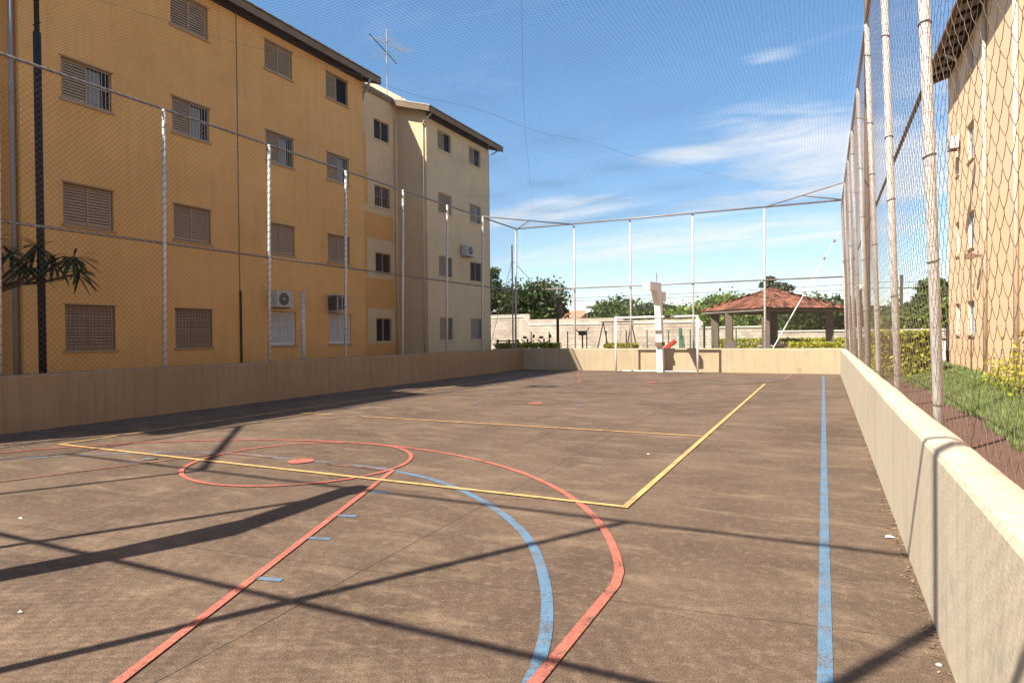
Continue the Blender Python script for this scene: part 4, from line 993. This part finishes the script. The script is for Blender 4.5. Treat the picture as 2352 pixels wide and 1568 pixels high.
MB().tube([(-12.62, 26, 0), (-12.62, 26, 5.5)], .035, 8).build('mast', M['pvc'], t)
MB().tube([(-12.62, 26, 4.8), (-11.0, 26.4, 3.0)], .012, 5).build('stay_cable', M['black'], t); MB().tube([(-12.62, 26, 4.8), (-13.9, 26.3, 1.1)], .012, 5).build('stay_cable', M['bar'], t)
t = thing('guy_wire', (-1.9, 27.4, 0), 'pale guy wire with insulators slanting up from behind the far wall to the right', 'guy wire')
A = Vector((-1.98, 28, .6)); B_ = Vector((.55, 28, 5.3))
MB().tube([A, B_], .016, 6).build('cable', M['white_paint'], t); MB().tube([A, A.lerp(B_, .42)], .022, 8).build('sleeve', M['white_paint'], t)
for q in (.50, .78, .92): c = A.lerp(B_, q); MB().tube([c, c+(B_-A).normalized()*.12], .035, 6).build('insulator', M['bar_dark'], t)

# ------------------------------------------------------------ trees beyond
TG = 'trees beyond the boundary wall'
tree('leafy_tree', (-27.6, 50, 0), [(-26.6, 50, 6.3, 1.0, 1.2, .9), (-27.4, 50.5, 6.9, 1.0, 1.0, .7), (-26.2, 50, 5.0, 1.2, 2, 1.2), (-28.4, 50, 5.2, 1.6, 2, 1.5), (-25.9, 49.6, 7.0, .6, .7, .4)], 5000, .16, M['leaf_mid'], 'taller pale-topped tree rising beside the corner of the beige block', group=TG, seed=21)
tree('leafy_tree', (-24.5, 51, 0), crown(-24.0, 51, 2.2, 5.5, 6.5, 16, 31)+[(-27, 50.5, 3.8, 2.2, 2, 1.5), (-25.4, 50.5, 4.6, 1.6, 1.6, 1.0), (-22.3, 50.5, 3.9, 1.5, 1.5, 1.2), (-21.3, 50.3, 3.2, 1.1, 1.1, .7)], 17000, .20, M['leaf_dark'], 'broad dark green tree behind the left end of the block wall', group=TG, trunk_r=.25, seed=22)
tree('round_tree', (-17.5, 62, 0), crown(-17.5, 62, 1.5, 3.9, 7, 10, 32), 5000, .22, M['leaf_mid'], 'low green tree line just left of the swing frame', group=TG, seed=23)
tree('round_tree', (-13.8, 60, 0), crown(-13.6, 60, 1.5, 4.0, 4.6, 12, 33), 8000, .20, M['leaf_grey'], 'rounded grey-green tree right behind the basketball post', group=TG, seed=24)
tree('round_tree', (-15.9, 58, 0), crown(-15.7, 58, 1.4, 3.7, 3.6, 10, 43), 5000, .20, M['leaf_mid'], 'mid green tree left of the basketball post', group=TG, seed=34)
tree('round_tree', (-10.9, 61, 0), crown(-10.9, 61, 1.5, 3.6, 3.4, 10, 34), 6000, .2, M['leaf_dark'], 'dark tree between the basketball post and the pavilion roof', group=TG, seed=25)
tree('round_tree', (-8.2, 56, 0), crown(-8.0, 56, 1.4, 4.0, 6.4, 16, 35), 12000, .2, M['leaf_bright'], 'bright green spreading tree behind the pavilion roof left slope', group=TG, seed=26)
tree('round_tree', (-7.6, 50, 0), crown(-7.0, 50, .8, 2.9, 3.6, 9, 45), 5000, .16, M['leaf_bright'], 'bright low tree seen between the left pavilion columns', group=TG, seed=36)
tree('conifer', (-4.3, 66, 0), [(-4.9, 66, 6.0, .7, .7, .35), (-4.6, 66, 6.5, .5, .5, .3), (-4.2, 66, 5.5, 1.1, 1, .4), (-3.9, 66, 5.9, .8, .7, .3), (-3.3, 66, 5.6, .8, .7, .4), (-4.5, 66, 5.0, 1.2, 1, .5)], 2600, .17, M['leaf_grey'], 'small dark tree tip showing above the pavilion peak', group=TG, seed=27)
tree('round_tree', (-.2, 62, 0), crown(0, 62, 1.2, 4.3, 5.5, 10, 36), 6000, .2, M['leaf_dark'], 'dark tree right of the pavilion roof', group=TG, seed=28)
tree('round_tree', (4.2, 64, 0), crown(4.4, 64, 1.2, 3.3, 5.5, 10, 37), 5000, .22, M['leaf_mid'], 'green tree seen between the right fence poles', group=TG, seed=29)
tree('round_tree', (7.2, 50, 0), crown(6.0, 50, .9, 2.95, 4.4, 12, 38), 7000, .18, M['leaf_bright'], 'bright green bush tree above the clipped hedge', group=TG, seed=30)
tree('leafy_tree', (8.2, 55, 0), crown(7.7, 55, 1.4, 5.4, 3.4, 14, 39), 8000, .18, M['leaf_mid'], 'tall green tree beside the peach building corner', group=TG, seed=31)
tree('round_tree', (-3, 75, 0), crown(-3, 75, 1.2, 3.4, 12, 14, 40), 7000, .25, M['leaf_grey'], 'distant grey-green trees seen under the pavilion roof', group=TG, seed=32)

# ------------------------------------------------------------ distant houses, masts, lines, hills
def house(x, y, w, d, h, rh, wm, rm, label, nwin=3):
    t = thing('house', (x, y, 0), label, 'house', 'distant houses beyond the boundary wall')
    MB().box(x-w/2, x+w/2, y, y+d, 0, h).build('wall', wm, t)
    MB().add([(x-w/2-.3, y-.3, h), (x+w/2+.3, y-.3, h), (x+w/2+.3, y+d+.3, h), (x-w/2-.3, y+d+.3, h), (x-w/2-.3, y+d/2, h+rh), (x+w/2+.3, y+d/2, h+rh)], [(0, 1, 5, 4), (2, 3, 4, 5), (0, 4, 3), (1, 2, 5), (3, 2, 1, 0)]).build('roof', rm, t)
    for i in range(nwin): xx = x-w/2+w*(i+.5)/nwin; MB().box(xx-.4, xx+.4, y-.03, y+.01, h*.55, h*.85).build('window', M['glass'], t)
house(-31.2, 80, 4.2, 6, 3.6, 1.1, M['far_pink'], M['terracotta'], 'peach house with terracotta roof right of the dark tree')
house(-27, 82, 3.6, 6, 5.2, .3, M['far_white'], M['roof_sheet'], 'tall pale house block left of the swing frame')
house(-1.6, 80, 5.5, 6, 2.2, .8, M['far_red'], M['terracotta'], 'low reddish house seen under the pavilion roof')
house(4.9, 78, 2.8, 5, 2.0, .5, M['far_white'], M['far_white'], 'small white house between the right fence poles')
house(8.6, 84, 3.0, 5, 1.9, .4, M['far_white'], M['roof_sheet'], 'small pale shed beside the tall green tree')
for i, (x, h) in enumerate(((-92.3, 22), (-88.2, 19.6))):
    t = thing('radio_mast', (x, 300, 0), ('taller' if i == 0 else 'shorter')+' of two thin red and white lattice masts on the horizon', 'radio mast', 'radio masts on the horizon')
    for a, b_, m_ in ((0, .35, 'mast_red'), (.35, .55, 'far_white'), (.55, .8, 'mast_red'), (.8, 1, 'far_white')):
        MB().tube([(x, 300, h*a), (x, 300, h*b_)], .13, 4).build('mast_section', M[m_], t)
t = thing('utility_pole', (6.5, 70, 0), 'dark utility pole with crossarm between the right fence poles', 'utility pole')
MB().tube([(6.5, 70, 0), (6.52, 70, 6.7)], .13, 8).build('pole', M['bark'], t); MB().box(5.9, 7.7, 69.9, 70.05, 5.4, 5.5).build('crossarm', M['bark'], t)
for x in (6.0, 6.4, 7.1, 7.6): MB().tube([(x, 69.97, 5.5), (x, 69.97, 5.68)], .04, 6).build('insulator', M['bar_dark'], t)
t = thing('power_lines', (-5, 70, 5), 'two thin overhead power lines crossing low over the far trees', 'power line')
for (za, zb, sg) in ((5.75, 6.1, .25), (5.45, 5.55, .2)):
    pts = [(-40+46.5*i/24, 70, za+(zb-za)*i/24-sg*math.sin(math.pi*i/24)) for i in range(25)]; MB().tube(pts, .022, 4).build('wire', M['black'], t)
    MB().tube([(6.5+40*i/12, 70, zb-.1-.4*math.sin(math.pi*i/12)) for i in range(13)], .022, 4).build('wire', M['black'], t)
hb = MB(); xs = [-2600+100*i for i in range(53)]; r_ = random.Random(3)
hh = [30+16*math.sin(i*.33)+9*math.sin(i*.9+1)+r_.uniform(-3, 3) for i in range(53)]
for i, x in enumerate(xs): hb.v += [(x, 1500, -1), (x, 1640, hh[i]), (x, 2100, -1)]
for i in range(52): a = i*3; hb.f += [(a, a+3, a+4, a+1), (a+1, a+4, a+5, a+2)]
hb.build('hills', M['hill'], kind='structure', smooth=True, fix=False)

# ------------------------------------------------------------ litter on the court
for i, (x, y, s_, lb) in enumerate(((.40, 5.18, .022, 'crumpled white paper scrap at the foot of the right wall'), (.44, 3.28, .010, 'small pale paper bit nearest the camera by the right wall'),
        (-5.87, 2.91, .013, 'tiny pale fleck on the court at the left edge, upper one'), (-3.85, 1.9, .011, 'tiny pale fleck on the court at the left edge, lower one'), (-1.9, 7.6, .012, 'tiny pale fleck inside the yellow rectangle'))):
    b = MB(); r_ = random.Random(i); pts = [(x+math.cos(q)*s_*r_.uniform(.5, 1.4)*1.5, y+math.sin(q)*s_*r_.uniform(.4, 1.1), .004+r_.uniform(0, s_*.5)) for q in [2*math.pi*k_/9 for k_ in range(9)]]
    pts.append((x, y, .01+s_*.6)); pts.append((x, y, .002))
    b.add(pts, [(k_, (k_+1) % 9, 9) for k_ in range(9)]+[((k_+1) % 9, k_, 10) for k_ in range(9)]).build('paper_scrap', M['litter'], label=lb, cat='litter', group='litter on the court floor', fix=False)
# dry debris along the wall foot
rs = np.random.RandomState(8); n = 1500; yy = 1+23*rs.rand(n)**1.5; side = rs.rand(n) < .6
xx = np.where(side, XR-.005-np.abs(rs.normal(size=n))*.035, XL+.01+np.abs(rs.normal(size=n))*.05)
P = np.stack([xx, yy, .004+.004*rs.rand(n)], -1); a = rs.rand(n)*6.28; s_ = .006+.014*rs.rand(n)
d1 = np.stack([np.cos(a)*s_, np.sin(a)*s_, .003*rs.rand(n)], -1); d2 = np.stack([-np.sin(a)*s_*.4, np.cos(a)*s_*.4, .003*rs.rand(n)], -1)
V = np.stack([P-d1, P-d2, P+d1, P+d2], 1).reshape(-1, 3)
M['debris'] = mat('dry_leaf_debris', (.22, .15, .09), .9, island=.6)
o = npmesh('leaf_debris', V, np.arange(4*n).reshape(-1, 4), M['debris']); tag(o, 'dry leaf crumbs and grit along the foot of the court walls', 'debris', kind='stuff')
